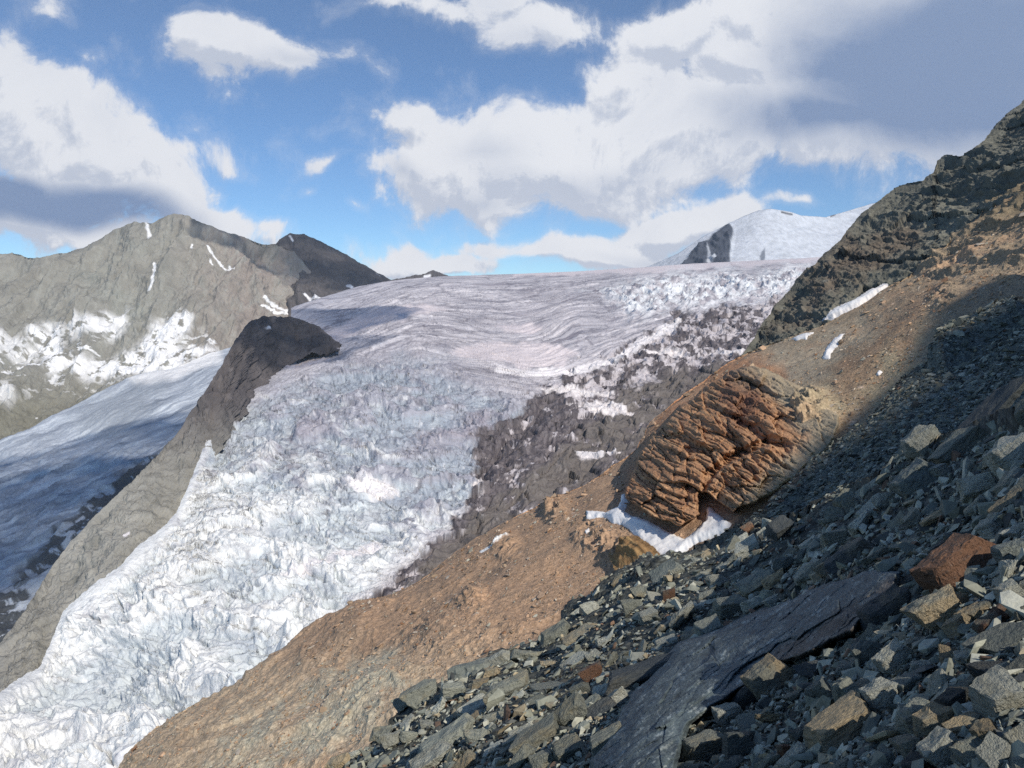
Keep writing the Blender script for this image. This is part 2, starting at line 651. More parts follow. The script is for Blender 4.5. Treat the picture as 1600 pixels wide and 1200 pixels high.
def A_color(P, U, V, N, d):
    x, y, z = P[..., 0], P[..., 1], P[..., 2]
    n = fbm(x / 300, y / 300, z / 500, 4)
    n2 = ridged(x / 55, y / 260, z / 420, 6, .7)
    c = np.zeros(P.shape) + np.array((.275, .265, .23))
    warm = sstep(230, 420, U + 60 * n)
    c = mixc(c, (.31, .255, .222), warm * .8)
    c = mixc(c, (.35, .35, .31), np.clip(n2 * 1.6 - .35, 0, 1) * .75)
    c = mixc(c, (.30, .31, .27), sstep(.0, .6, n) * .5)
    c = mixc(c, (.11, .11, .10), sstep(.15, .7, -n + .2 * n2) * .35)
    low = sstep(560, 640, V + 30 * n)
    c = mixc(c, (.19, .18, .13), low * .7)
    # snow fields below the face, broken by rock ribs
    s = np.zeros(U.shape)
    for poly, w in A_snow:
        s = np.maximum(s, w * sstep(-10, 10, sdist(U + 14 * fbm(U / 22, V / 22, 1, 3), V + 14 * fbm(U / 22, V / 22, 9, 3), poly)))
    br = fbm(U / 26 + V / 60, V / 13, 4.2, 5, .6)
    s = s * sstep(-.20, -.10, br)
    ext = sstep(505, 540, V) * sstep(640, 575, V + U * .12) * sstep(420, 330, U)
    s = np.maximum(s, ext * sstep(.20, .27, fbm(U / 34 + 3, V / 11, 8.8, 5, .6)))
    s = np.maximum(s, sstep(575, 600, V) * sstep(700, 640, V) * sstep(.40, .44, fbm(U / 20 + 3, V / 10, 2.8, 5, .6)) * .9)
    for pts, w in (([(228, 346), (230, 368)], 2.6), ([(240, 410), (243, 428), (240, 440), (234, 453)], 2.6), ([(298, 374), (298, 383)], 2), ([(322, 378), (335, 392), (352, 408), (360, 415)], 1.8),
                   ([(360, 408), (366, 416)], 1.8), ([(422, 452), (445, 470), (462, 482)], 2.2), ([(420, 462), (450, 480), (470, 486)], 2.2), ([(478, 460), (492, 466), (500, 460)], 2.2), ([(328, 400), (331, 404)], 1.5)):
        s = np.maximum(s, pline(U, V, pts, w, 2.2, .12))
    return mixc(c, (.86, .86, .86), np.clip(s, 0, 1))


tag(sheet('mountain', -170, 640, 620, A_top, lambda u: np.interp(u, [-170, 0, 345, 640], [790, 760, 640, 600]), 380, A_inv, A_disp, A_color, M_far, bstep=90, bdrop=60, att=26,
          jag=lambda u: 2.2 * fbm(u / 14, 0, 0, 4, .6)),
    'broad grey rocky mountain face with snow fields at its foot beyond the valley glacier', 'mountain', 'structure')

# A2: the darker peak behind it
A2_top = curve([(340, 440), (400, 400), (430, 379), (440, 370), (452, 362), (462, 364), (475, 364), (500, 375), (540, 395), (580, 420), (612, 436), (640, 432), (655, 430),
                (668, 425), (678, 422), (690, 428), (705, 433), (780, 440)])
A2_inv = tps([(340, 440, 5600), (455, 362, 5300), (540, 395, 5300), (615, 436, 5400), (780, 440, 6000), (455, 430, 4750), (540, 450, 4700), (455, 500, 4300), (600, 520, 4500), (340, 520, 5000), (780, 500, 5500)])


def A2_disp(P, U, V):
    x, y, z = P[..., 0], P[..., 1], P[..., 2]
    return ridged(x / 300 + z / 600, y / 900, z / 900 + 7, 6, .6) * 90 + fbm(x / 70, y / 70, z / 90, 5, .6) * 30 - 40


def A2_color(P, U, V, N, d):
    x, y, z = P[..., 0], P[..., 1], P[..., 2]
    n2 = ridged(x / 110 + z / 200, y / 400, z / 420, 5, .7)
    c = np.zeros(P.shape) + np.array((.105, .095, .095))
    c = mixc(c, (.19, .17, .16), np.clip(n2 * 1.3 - .3, 0, 1) * .6)
    s = np.zeros(U.shape)
    for pts, w in (([(452, 367), (457, 373)], 1.8), ([(478, 462), (492, 470), (505, 462)], 3), ([(588, 430), (597, 436)], 2.2), ([(545, 440), (552, 446)], 1.5), ([(664, 431), (672, 430)], 2)):
        s = np.maximum(s, pline(U, V, pts, w, 1.5, .12))
    return mixc(c, (.8, .8, .82), s)


tag(sheet('mountain', 340, 780, 340, A2_top, lambda u: u * 0 + 530, 170, A2_inv, A2_disp, A2_color, M_far, bstep=90, bdrop=60, att=26, jag=lambda u: 2.0 * fbm(u / 12, 3, 0, 4, .6)),
    'dark pointed rock peak behind the right shoulder of the broad grey mountain', 'mountain', 'structure')

# ------------------------------------------------------------------ B: valley glacier on the left
B_top = curve([(-160, 760), (0, 682), (60, 655), (120, 628), (200, 590), (260, 572), (345, 543), (420, 520)])
B_inv = tps([(-100, 730, 2800), (0, 682, 2950), (120, 628, 3150), (345, 543, 3650), (0, 800, 2300), (150, 720, 2500), (280, 640, 2800), (0, 950, 1850), (150, 850, 2050), (-100, 1050, 1600), (60, 1050, 1700), (400, 600, 3000), (-100, 860, 2100)])


def B_disp(P, U, V):
    x, y, z = P[..., 0], P[..., 1], P[..., 2]
    w = sstep(620, 760, V)
    s = (x * .6 + y * .8)
    q = (x * .8 - y * .6)
    return fbm(x / 260, y / 260, 0, 4) * 30 + w * (ridged(s / 130, q / 45, 2, 5) * 22) + fbm(s / 60, q / 20, 5, 4) * 5 - 10


def B_color(P, U, V, N, d):
    x, y = P[..., 0], P[..., 1]
    arc = V + U * .42 + 12 * fbm(U / 90, V / 60, 3, 3)
    st = fbm(U / 120, arc / 6, 1.5, 6, .65)
    c = np.zeros(P.shape) + np.array((.42, .46, .52))
    c = mixc(c, (.68, .73, .78), sstep(-.05, .35, st))
    c = mixc(c, (.17, .20, .25), sstep(.02, .40, -st) * .85)
    c = mixc(c, (.84, .84, .84), pmask(U, V, [(200, 588), (345, 540), (345, 560), (270, 590), (215, 602)], 6, 8))
    c = mixc(c, (.30, .33, .36), pmask(U, V, [(110, 640), (180, 600), (260, 590), (230, 640), (190, 680), (130, 670)], 22, 20) * .55)
    # moraine gravel of the lower right margin
    g = pmask(U, V, [(290, 690), (190, 740), (120, 800), (60, 860), (20, 900), (-60, 960), (-60, 1100), (400, 1100), (400, 640)], 5, 14)
    gv = fbm(U / 30, V / 12, 7, 5, .6)
    c = mixc(c, (.085, .09, .095), g * sstep(.22, .12, gv))
    c = mixc(c, (.55, .58, .62), pmask(U, V, [(25, 915), (70, 890), (95, 865), (92, 900), (80, 940), (60, 955), (22, 950), (50, 925)], 3, 6))
    for pts, w in (([(150, 760), (175, 765)], 6), ([(90, 835), (110, 820)], 4), ([(100, 850), (112, 835)], 5), ([(120, 815), (130, 808)], 3)):
        c = mixc(c, (.55, .58, .62), pline(U, V, pts, w, 5))
    return c


tag(sheet('valley_glacier', -160, 430, 480, B_top, lambda u: np.interp(u, [-160, 0, 120, 430], [1250, 1150, 980, 640]), 360, B_inv, B_disp, B_color, M_ice, nback=4, bstep=30, bdrop=25),
    'blue-grey valley glacier flowing away below the snow-streaked mountain', 'glacier', 'structure')

# ------------------------------------------------------------------ E: far snow peak
E_top = curve([(940, 440), (1000, 420), (1030, 408), (1060, 395), (1100, 368), (1140, 348), (1165, 336), (1185, 328), (1205, 325), (1235, 330), (1252, 336), (1290, 339), (1330, 327), (1360, 318), (1450, 300)])
E_inv = tps([(940, 440, 6500), (1000, 420, 6500), (1100, 368, 6500), (1205, 325, 6600), (1290, 339, 6900), (1450, 300, 7200), (1000, 450, 5600), (1130, 440, 5400), (1300, 440, 5600), (1450, 440, 6000), (1215, 390, 6000)])


def E_disp(P, U, V):
    x, y, z = P[..., 0], P[..., 1], P[..., 2]
    rock = sstep(-4, 4, sdist(U, V, [(1055, 420), (1090, 383), (1140, 350), (1146, 365), (1136, 420)]))
    return fbm(x / 1500, y / 1500, z / 1500, 3) * 70 + rock * (ridged(x / 120, y / 200, z / 160, 5) * 60) - 20


def E_color(P, U, V, N, d):
    c = np.zeros(P.shape) + np.array((.58, .61, .66))
    st = fbm(U / 40, (V + U * .25) / 6, 1, 5)
    c = mixc(c, (.46, .50, .56), sstep(.05, .5, st) * .6)
    r = pmask(U, V, [(1050, 425), (1084, 388), (1110, 368), (1138, 347), (1146, 356), (1140, 385), (1140, 425)], 1.5, 3, .08)
    r = r * (1 - .8 * pmask(U, V, [(1104, 400), (1105, 380), (1110, 395), (1122, 402), (1104, 410)], 1.5, 2, .1))
    c = mixc(c, (.07, .08, .105), r)
    c = mixc(c, (.2, .22, .26), pmask(U, V, [(1188, 404), (1191, 390), (1196, 384), (1196, 404)], 1, 3, .1))
    c = mixc(c, (.15, .15, .16), pline(U, V, [(1222, 330), (1238, 334)], 1.6, 1))
    c = mixc(c, (.15, .15, .16), pline(U, V, [(1298, 338), (1304, 335)], 1.2, 1))
    return c


tag(sheet('snow_peak', 940, 1450, 300, E_top, lambda u: u * 0 + 455, 110, E_inv, E_disp, E_color, M_far, bstep=90, bdrop=50, att=14, jag=lambda u: .5 * fbm(u / 12, 3, 0, 3)),
    'rounded snow-covered peak with one dark rock triangle beyond the glacier', 'mountain', 'structure')

# ------------------------------------------------------------------ D: main glacier with its icefall
D_top = curve([(-170, 1230), (-60, 1130), (0, 1085), (30, 1062), (62, 1045), (78, 1010), (95, 968), (100, 955), (150, 912), (190, 885), (215, 855), (245, 835), (275, 805), (290, 772), (305, 735),
               (318, 702), (332, 668), (350, 635), (380, 610), (430, 585), (455, 560), (470, 520), (480, 480), (500, 468), (550, 450), (600, 440), (640, 435), (700, 431), (800, 428), (900, 424), (1000, 418),
               (1100, 411), (1200, 406), (1290, 401), (1420, 396)])
_D_top_raw = D_top


def D_top(u):
    return sum(_D_top_raw(u + k) * w for k, w in ((-18, .1), (-12, .15), (-6, .15), (0, .2), (6, .15), (12, .15), (18, .1)))


D_inv = tps([(0, 1090, 640), (0, 1200, 520), (-150, 1240, 480), (150, 912, 830), (100, 1050, 700), (200, 1200, 480), (280, 810, 980), (310, 710, 1180), (345, 640, 1400), (430, 585, 1600), (455, 500, 2200), (500, 468, 2500),
             (640, 435, 3100), (800, 428, 3600), (1000, 418, 3900), (1280, 401, 4100), (1420, 396, 4200), (550, 520, 2000), (700, 480, 2500), (900, 470, 2700), (1100, 450, 2900), (1250, 440, 2900), (600, 570, 1600), (740, 560, 1700), (850, 580, 1600), (950, 550, 1750), (1080, 500, 2050), (1200, 490, 2100),
             (480, 680, 1200), (650, 680, 1200), (800, 650, 1300), (950, 650, 1320), (1100, 560, 1650), (450, 850, 850), (600, 820, 900), (750, 780, 980), (880, 740, 1080), (400, 1000, 640), (600, 920, 760), (300, 1100, 560), (1050, 640, 1350), (700, 880, 840), (1180, 560, 1600), (500, 1100, 560)])
_D_arc = tps([(480, 480, 0), (620, 445, 0), (900, 432, 0), (1250, 410, 0), (460, 540, 1), (560, 503, 1), (700, 472, 1), (950, 452, 1), (1250, 428, 1), (350, 620, 2), (430, 590, 2), (540, 540, 2), (680, 505, 2), (900, 485, 2), (1200, 450, 2),
              (330, 665, 3), (450, 600, 3), (600, 552, 3), (740, 558, 3), (840, 578, 3), (930, 555, 3), (1060, 505, 3), (400, 750, 5), (600, 700, 5), (800, 650, 5)], fn=lambda d: d + 1.0)
ICEFALL = [(300, 640), (400, 612), (520, 560), (600, 545), (680, 548), (760, 590), (830, 615), (850, 640), (800, 720), (720, 800), (640, 870), (560, 950), (400, 1100), (200, 1300), (-300, 1300), (-300, 1000)]
DEBRIS = [(1235, 462), (1180, 472), (1100, 478), (1040, 500), (990, 545), (930, 562), (870, 575), (835, 600), (800, 640), (760, 665), (745, 720), (730, 790), (690, 830), (650, 860), (600, 920), (560, 960),
          (700, 960), (1300, 700), (1300, 450)]


def D_fields(U, V, P):
    wu = U + 26 * fbm(U / 80, V / 80, 1, 4)
    wv = V + 26 * fbm(U / 80, V / 80, 7, 4)
    ice = sstep(-22, 30, sdist(wu, wv, ICEFALL))
    deb = sstep(-7, 7, sdist(wu, wv, DEBRIS) + 34 * fbm(U / 26, V / 20, 12, 4, .65))
    ser = sstep(-12, 25, sdist(wu, wv, [(900, 455), (1000, 432), (1100, 420), (1290, 410), (1290, 470), (1200, 470), (1080, 482), (1000, 500), (960, 480)]))
    bowl = sstep(-6, 10, sdist(wu, wv, [(640, 560), (700, 552), (760, 580), (840, 590), (980, 570), (1000, 600), (860, 640), (700, 640)]))
    return ice, deb * (1 - .0 * ice), ser, bowl


def D_disp(P, U, V):
    x, y, z = P[..., 0], P[..., 1], P[..., 2]
    ice, deb, ser, bowl = D_fields(U, V, P)
    wx = x + 30 * fbm(x / 80, y / 80, 1, 3)
    wy = y + 30 * fbm(x / 80, y / 80, 5, 3)
    s = wx * .55 + wy * .83
    q = wx * .83 - wy * .55
    rough = ridged(s / 24, q / 46, z / 34, 5, .6)
    blocks = ridged(s / 9 + 9, q / 17, z / 14, 4, .6)
    crev = ridged(s / 26 + 3, q / 130, 1, 3, .5)
    folds = ridged(s / 95 + .6 * fbm(x / 120, y / 120, 3, 3), q / 190, 6, 4, .55)
    lowz = sstep(650, 950, V)
    a1, a2, ai = cells2(s / 15 + .5 * fbm(x / 40, y / 40, 1, 3), q / 42 + .5 * fbm(x / 40, y / 40, 8, 3))
    b1, b2, bi = cells2(s / 7 + .5 * fbm(x / 20, y / 20, 21, 3), q / 17 + .5 * fbm(x / 20, y / 20, 28, 3))
    crk = np.minimum(a2 - a1, .28) / .28
    crk2 = np.minimum(b2 - b1, .3) / .3
    d = ice * (rough * (4 + 2.5 * lowz) + blocks * 2.2 + folds * 24 + lowz * 12 * ridged(s / 60 + 4, q / 130, 9, 4) + crk * 3.4 + ai * 2.6 + crk2 * 1.5 + bi * 1.2 - 7 * sstep(.6, .9, crev) - 26)
    arc = _D_arc(U, V) - 1.0
    st = ridged(U / 150, arc * 11 + .22 * fbm(U / 60, V / 30, 2, 3), 3.3, 4, .6)
    d = d + (1 - ice) * (1 - deb) * (fbm(x / 300, y / 300, 0, 4) * 22 + (st - .4) * 7 + (ridged(U / 40, arc * 24, 6.3, 3, .6) - .4) * 4)
    d = d + ser * (1 - deb) * (ridged(x / 75, y / 110, z / 50, 5, .6) * 34 - 12)
    rock = ridged(s / 60 + 5, q / 60, z / 60, 6, .62)
    kf, kj = facets(s / 40 + .4 * fbm(x / 50, y / 50, 61, 3), q / 26)
    d = d + deb * (rock * 15 + blocks * 2 + kf * 7 + np.minimum(kj, .15) * 20 - 12 - 3 * crev)
    d = d + fbm(x / 200, y / 200, 4, 3) * 18 * ice
    # the drop where the plateau breaks off into the icefall
    near_top = sstep(0, 25, V - D_top(U))
    edge = np.where(U < 470, sstep(-2, 34, V - _D_top_raw(U)), 1.0)
    return d * (.15 + .85 * near_top) * (.1 + .9 * edge)


def D_color(P, U, V, N, d):
    x, y, z = P[..., 0], P[..., 1], P[..., 2]
    ice, deb, ser, bowl = D_fields(U, V, P)
    arc = _D_arc(U, V) - 1.0
    w = .25 * fbm(U / 60, V / 30, 2, 3)
    st = fbm(U / 110, arc * 11 + w, 3.3, 6, .68)
    c = np.zeros(P.shape) + np.array((.50, .475, .50))
    c = mixc(c, (.74, .70, .715), sstep(.0, .3, st))
    c = mixc(c, (.20, .18, .215), sstep(.0, .36, -st - .02) * .85)
    lft = sstep(700, 480, U + .6 * (V - 480))
    c = mixc(c, (.50, .50, .55), lft * .6)
    fine = fbm(U / 26, arc * 34 + w * 3, 1.3, 5, .66)
    c = mixc(c, (.17, .16, .19), sstep(.03, .3, fine) * .75)
    q1, qj = facets(U / 85 + .3 * fbm(U / 40, V / 40, 41, 3), arc * 6 + w)
    q2, qj2 = facets(U / 30, arc * 17 + w * 2)
    c = mixc(c, (.13, .12, .15), sstep(.09, .0, qj) * .55)
    c = mixc(c, (.15, .14, .17), sstep(.10, .0, qj2) * .5 * sstep(-.1, .3, fbm(U / 70, V / 40, 77, 3)))
    c = mixc(c, (.66, .62, .64), np.clip(q1, 0, 1) * .5)
    # smooth snow tongues
    for poly in ([(510, 520), (560, 490), (660, 475), (700, 482), (640, 500), (560, 515), (530, 530), (500, 545)], [(700, 545), (760, 532), (860, 540), (905, 550), (880, 570), (820, 575), (760, 560)],
                 [(770, 510), (830, 505), (850, 515), (820, 522)], [(425, 572), (460, 555), (530, 543), (500, 562), (450, 572)], [(800, 425), (1290, 400), (1290, 408), (1000, 426), (800, 434)]):
        c = mixc(c, (.70, .63, .64), pmask(U, V, poly, 3, 7, .05) * .9)
    c = mixc(c, (.80, .82, .84), ser * sstep(-.25, .15, fbm(U / 20, V / 7, 5, 4)) * .95)
    # icefall: clean ice, blue in the clefts, dirt lines
    n = fbm(x / 40, y / 40, z / 40, 5, .6)
    low = sstep(.0, 1.0, (V - 560 + (600 - U) * .5) / 420)
    ci = np.zeros(P.shape) + np.array((.37, .37, .42))
    ci = mixc(ci, (.78, .79, .78), sstep(-.2, .4, n + .85 * low - .36))
    ci = mixc(ci, (.33, .42, .48), sstep(-4, -12, d) * .45)
    dirt = ridged(U / 60 + V / 90, V / 34, 6.6, 5, .6)
    dm = sstep(.45, .8, dirt) * sstep(.1, -.3, fbm(U / 110, V / 110, 2.2, 3) + .4 * (low - .5))
    ci = mixc(ci, (.20, .19, .215), np.clip(dm, 0, 1) * .8)
    lines = ridged(U / 26 + .5 * fbm(U / 30, V / 30, 3, 3), V / 15, 2.6, 4, .62)
    ci = mixc(ci, (.17, .17, .20), sstep(.55, .85, lines) * (.75 - .45 * low))
    fl = fbm(U / 8 + V / 30, V / 8 - U / 40, 12, 4, .7)
    ci = mixc(ci, (.14, .14, .17), sstep(.12, .4, fl) * (.65 - .45 * low))
    ci = mixc(ci, (.80, .79, .80), sstep(.15, .4, -fl) * .5)
    ci = mixc(ci, (.36, .31, .35), sstep(.0, .5, fbm(U / 130, V / 90, 22, 4)) * (1 - low) * .6)
    fd = sstep(.12, .5, fbm(x / 14, y / 20, z / 10, 5, .65))
    ci = mixc(ci, (.24, .24, .27), fd * (.75 - .45 * low))
    for poly in ([(430, 890), (520, 855), (590, 830), (600, 842), (520, 870), (440, 893)], [(540, 740), (600, 735), (625, 755), (590, 765), (555, 755)], [(260, 1180), (265, 1130), (300, 1110), (310, 1140), (290, 1190)]):
        ci = mixc(ci, (.83, .80, .80), pmask(U, V, poly, 4, 8, .05))
    c = c * (1 - ice[..., None]) + ci * ice[..., None]
    # rock and debris-covered ice on the right
    rn = fbm(x / 60, y / 60, z / 40, 6, .62)
    rr = ridged(U / 40 + V / 120, V / 50 - U / 160, 8, 5, .62)
    cd = np.zeros(P.shape) + np.array((.088, .075, .08))
    cd = mixc(cd, (.05, .042, .05), sstep(.5, .85, rr) * .8)
    upper = sstep(640, 560, V + (U - 950) * -.15)
    sk = fbm(U / 17 + V / 24, V / 13 - U / 40, 3.4, 6, .68)
    up2 = pmask(U, V, [(830, 590), (930, 555), (1060, 500), (1240, 455), (1240, 520), (1120, 560), (960, 620), (840, 630)], 16, 24)
    g1, gj = facets(U / 26 + V / 60, V / 13 - U / 60)
    sn = sstep(.15, .27, .6 * rn + .8 * sk + .05 * upper + .16 * up2 + .10 * g1 - .03)
    cd = mixc(cd, (.62, .57, .58), sn * .9)
    cd = mixc(cd, (.30, .26, .26), sstep(-.1, .15, fbm(U / 9, V / 9, 3, 4, .6)) * .35)
    brown = pmask(U, V, [(980, 600), (1180, 555), (1100, 640), (960, 720), (820, 800), (740, 860), (650, 930), (620, 915), (740, 800), (880, 700)], 12, 24)
    cd = mixc(cd, (.15, .13, .115), brown * sstep(.35, .1, rn) * .85)
    for poly in ([(885, 632), (925, 620), (960, 625), (1000, 640), (960, 645), (920, 640)], [(900, 705), (960, 698), (970, 703), (940, 715), (905, 712)], [(735, 745), (760, 735), (750, 760)],
                 [(1000, 545), (1060, 545), (1075, 555), (1020, 553)], [(840, 605), (900, 615), (960, 612), (900, 600)], [(1170, 545), (1110, 545), (1110, 552), (1160, 552)]):
        cd = mixc(cd, (.75, .70, .69), pmask(U, V, poly, 2, 6, .06))
    c = c * (1 - deb[..., None]) + cd * deb[..., None]
    # bright snow lip along the edge of the plateau
    lip = pline(U, V, [(1060, 502), (1000, 535), (960, 560), (900, 577), (840, 583), (780, 578)], 6, 6)
    c = mixc(c, (.84, .80, .80), lip * .9)
    return c


D_grid = curve([(-170, 1200), (0, 1040), (100, 925), (200, 835), (290, 715), (345, 610), (400, 530), (450, 482), (480, 472), (500, 466), (550, 450), (600, 440), (640, 435), (700, 431), (800, 428), (900, 424), (1000, 418), (1100, 411), (1200, 406), (1290, 401), (1420, 396)])
D_ob = sheet('glacier', -170, 1420, 1360, lambda u: (D_grid(u - 12) + D_grid(u - 6) + D_grid(u) + D_grid(u + 6) + D_grid(u + 12)) / 5, lambda u: np.interp(u, [-170, 150, 300, 700, 1100, 1420], [1330, 1330, 1230, 1000, 720, 520]), 700, D_inv, D_disp, D_color, M_ice, tpow=1.25, nback=6, bstep=40, bdrop=8,
             keepf=lambda U, V: (V > _D_top_raw(U) - 2 + 5 * fbm(U / 12, V / 12, 3, 3)) | (U > 455))
tag(D_ob, 'large white glacier falling from a flat plateau through a broken icefall beside dark debris-covered rock', 'glacier', 'structure')

# ------------------------------------------------------------------ C: dark rock rib between the two glaciers
C_top = curve([(-170, 1150), (0, 1002), (30, 960), (90, 868), (150, 800), (210, 745), (270, 682), (300, 640), (340, 580), (370, 530), (392, 500), (410, 494), (440, 494), (470, 498), (500, 510), (528, 535), (560, 560)])
C_bot = lambda u: np.interp(u, [-170, 0, 100, 300, 400, 440, 480, 530, 560], [1290, 1150, 1030, 770, 625, 574, 552, 546, 560])


def C_inv(U, V):
    # sinks below the icefall along the common edge, stands proud of it above
    d = D_inv(U, np.maximum(V, D_top(U)))
    t = np.clip((V - C_top(U)) / (C_bot(U) - C_top(U) + 1e-6), -.5, 1.3)
    k = np.interp(U, [-170, 0, 150, 300, 400, 440, 480, 530, 560], [.72, .72, .74, .80, .88, .92, .93, .95, .97])
    kb = np.interp(U, [-170, 0, 150, 300, 400, 440, 480, 530, 560], [.955, .955, .955, .955, .965, 1.01, 1.03, 1.03, 1.03])
    base = D_inv(U, np.maximum(C_bot(U), D_top(U)))
    return base * (kb + (k - kb) * (1 - t))


def C_disp(P, U, V):
    x, y, z = P[..., 0], P[..., 1], P[..., 2]
    fh, fj = facets(x / 34 + z / 50 + .4 * fbm(x / 40, y / 40, z / 40, 3), z / 30 - y / 90)
    return ridged(x / 60, y / 80, z / 90, 6, .62) * 17 + fbm(x / 24, y / 24, z / 24, 5, .62) * 10 + fh * 7 + np.minimum(fj, .2) * 16 - 12 - 8 * sstep(640, 760, V) * (fh + ridged(x / 60, y / 80, z / 90, 4, .6))


def C_color(P, U, V, N, d):
    x, y, z = P[..., 0], P[..., 1], P[..., 2]
    n = fbm(x / 50, y / 50, z / 60, 5, .6)
    c = np.zeros(P.shape) + np.array((.10, .09, .092))
    c = mixc(c, (.19, .17, .165), sstep(-.1, .5, n) * .6)
    low = sstep(610, 760, V)
    c = mixc(c, (.31, .305, .275), low * .9)
    c = mixc(c, (.13, .13, .115), low * sstep(.1, .5, n) * .6)
    s = pline(U, V, [(418, 512), (424, 514)], 3, 1)  + pline(U, V, [(190, 828), (200, 822)], 2.5, 2)
    return mixc(c, (.78, .76, .78), np.clip(s, 0, 1))


tag(sheet('rock_rib', -170, 560, 460, C_top, C_bot, 200, C_inv, C_disp, C_color, M_far, nback=7, bstep=26, bdrop=34, att=10, jag=lambda u: 3.5 * fbm(u / 14, 5, 0, 4, .6), keepf=lambda U, V: U < 531 + 4 * fbm(V / 6, U / 9, 0, 3)),
    'dark rock rib standing between the icefall and the lower valley glacier', 'rock ridge', 'structure')

# ------------------------------------------------------------------ G: tan moraine slope
G_pl = plane_inv(.5, .1, -52.0)
G_top = curve([(60, 1300), (120, 1260), (180, 1200), (205, 1160), (240, 1125), (290, 1098), (380, 1062), (430, 1025), (480, 985), (560, 935), (600, 925), (650, 900), (700, 865), (760, 828), (820, 790), (880, 762),
               (940, 725), (985, 695), (1010, 660), (1045, 620), (1090, 590), (1130, 560), (1170, 540), (1230, 522), (1290, 500), (1340, 475), (1390, 440), (1450, 395), (1500, 350), (1550, 305), (1600, 262), (1720, 170)])


def G_inv(U, V):
    t = np.clip((V - G_top(U)) / 150.0, 0, 1)
    # the slope rolls over towards its crest
    return G_pl(U, V) * (1 - .10 * (1 - t) ** 2) + .0


def G_disp(P, U, V):
    x, y, z = P[..., 0], P[..., 1], P[..., 2]
    s = x * .55 + y * .83
    q = x * .83 - y * .55
    gul = ridged(s / 14 + fbm(x / 20, y / 20, 0, 3) * .8, q / 70, 3, 5, .55)
    low = sstep(880, 960, V) * sstep(1000, 800, U)
    up = sstep(450, 400, V + 20 * fbm(U / 40, V / 40, 0, 3)) * sstep(1380, 1420, U)
    rough = ridged(x / 7, y / 9, z / 7, 5, .6)
    d = fbm(x / 30, y / 30, z / 30, 5, .5) * 2.4 + gul * 1.5 * (.25 + .75 * low) + low * rough * .7 + sstep(.25, .8, fbm(x / 26, y / 26, 9, 3)) * ridged(x / 3, y / 3, z / 3, 4, .6) * 1.4
    d = d + up * (ridged(x / 12, y / 15, z / 12, 5) * 2.6 - 1) + fbm(x / 1.6, y / 1.6, z / 1.6, 3, .6) * .16
    for (u, v, r, h) in ((865, 790, 30, 2.0), (790, 850, 32, 1.4), (740, 935, 30, 1.2), (1265, 640, 50, 3.0), (960, 845, 45, 1.6), (920, 830, 40, 1.2), (1080, 870, 30, 1.0), (1480, 460, 40, 1.2), (1450, 400, 40, 1.3)):
        b = sstep(1, .2, np.hypot(U - u, V - v) / r)
        d = d + b * h * (.3 + ridged(x / 3.5, y / 4.5, z / 3.5, 5, .6))
    return d - 1.2


def G_color(P, U, V, N, d):
    x, y, z = P[..., 0], P[..., 1], P[..., 2]
    n = fbm(x / 18, y / 18, z / 18, 5, .55)
    n2 = fbm(x / 3, y / 3, z / 3, 4, .6)
    c = np.zeros(P.shape) + np.array((.285, .20, .135))
    grey = sstep(700, 500, V - .12 * (1150 - U)) * sstep(1050, 1150, U)
    c = mixc(c, (.235, .19, .135), grey)
    c = mixc(c, (.27, .245, .19), pmask(U, V, [(1140, 560), (1300, 510), (1380, 480), (1330, 560), (1250, 620), (1180, 590)], 25, 40) * .8)
    c = mixc(c, (.26, .235, .16), pmask(U, V, [(1240, 620), (1420, 470), (1460, 500), (1440, 600), (1250, 760), (1200, 700)], 35, 40) * .75)
    c = mixc(c, (.22, .125, .08), pmask(U, V, [(1290, 590), (1400, 470), (1480, 430), (1440, 500), (1330, 620)], 25, 50) * .5)
    c = mixc(c, (.16, .135, .09), sstep(430, 330, V - (U - 1400) * -.25) * sstep(1380, 1430, U))
    low = sstep(960, 1090, V + 60 * n)
    c = mixc(c, (.30, .165, .095), pmask(U, V, [(960, 790), (975, 720), (1040, 620), (1130, 550), (1200, 550), (1240, 620), (1150, 720), (1050, 800)], 16, 30) * .85)
    c = mixc(c, (.34, .275, .195), low)
    c = mixc(c, (.33, .32, .25), pmask(U, V, [(330, 1230), (380, 1130), (500, 1050), (620, 1010), (640, 1080), (560, 1140), (450, 1220)], 25, 60) * .8)
    c = mixc(c, (.37, .245, .155), sstep(.05, .5, n) * .6)
    c = mixc(c, (.15, .10, .07), sstep(.1, .6, -n) * .5)
    c = mixc(c, (.50, .40, .32), sstep(.38, .55, n2) * .7)
    c = mixc(c, (.10, .075, .055), sstep(.35, .6, -n2) * .5)
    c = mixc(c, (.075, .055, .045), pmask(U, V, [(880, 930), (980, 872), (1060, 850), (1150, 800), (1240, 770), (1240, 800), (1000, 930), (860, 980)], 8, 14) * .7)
    c = mixc(c, (.8, .78, .76), pline(U, V, [(750, 862), (775, 852), (795, 838)], 2.0, 3) * .8)
    return np.clip(c * np.array((1.40, 1.34, 1.30)), 0, .85)


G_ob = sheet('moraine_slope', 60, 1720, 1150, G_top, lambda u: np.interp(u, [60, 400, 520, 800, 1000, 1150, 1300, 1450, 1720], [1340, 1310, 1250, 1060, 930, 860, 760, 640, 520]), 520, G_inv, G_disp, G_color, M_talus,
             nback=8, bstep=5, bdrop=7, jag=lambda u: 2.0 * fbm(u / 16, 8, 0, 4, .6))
tag(G_ob, 'tan and brown moraine slope of loose stones running down beside the icefall', 'slope', 'structure')

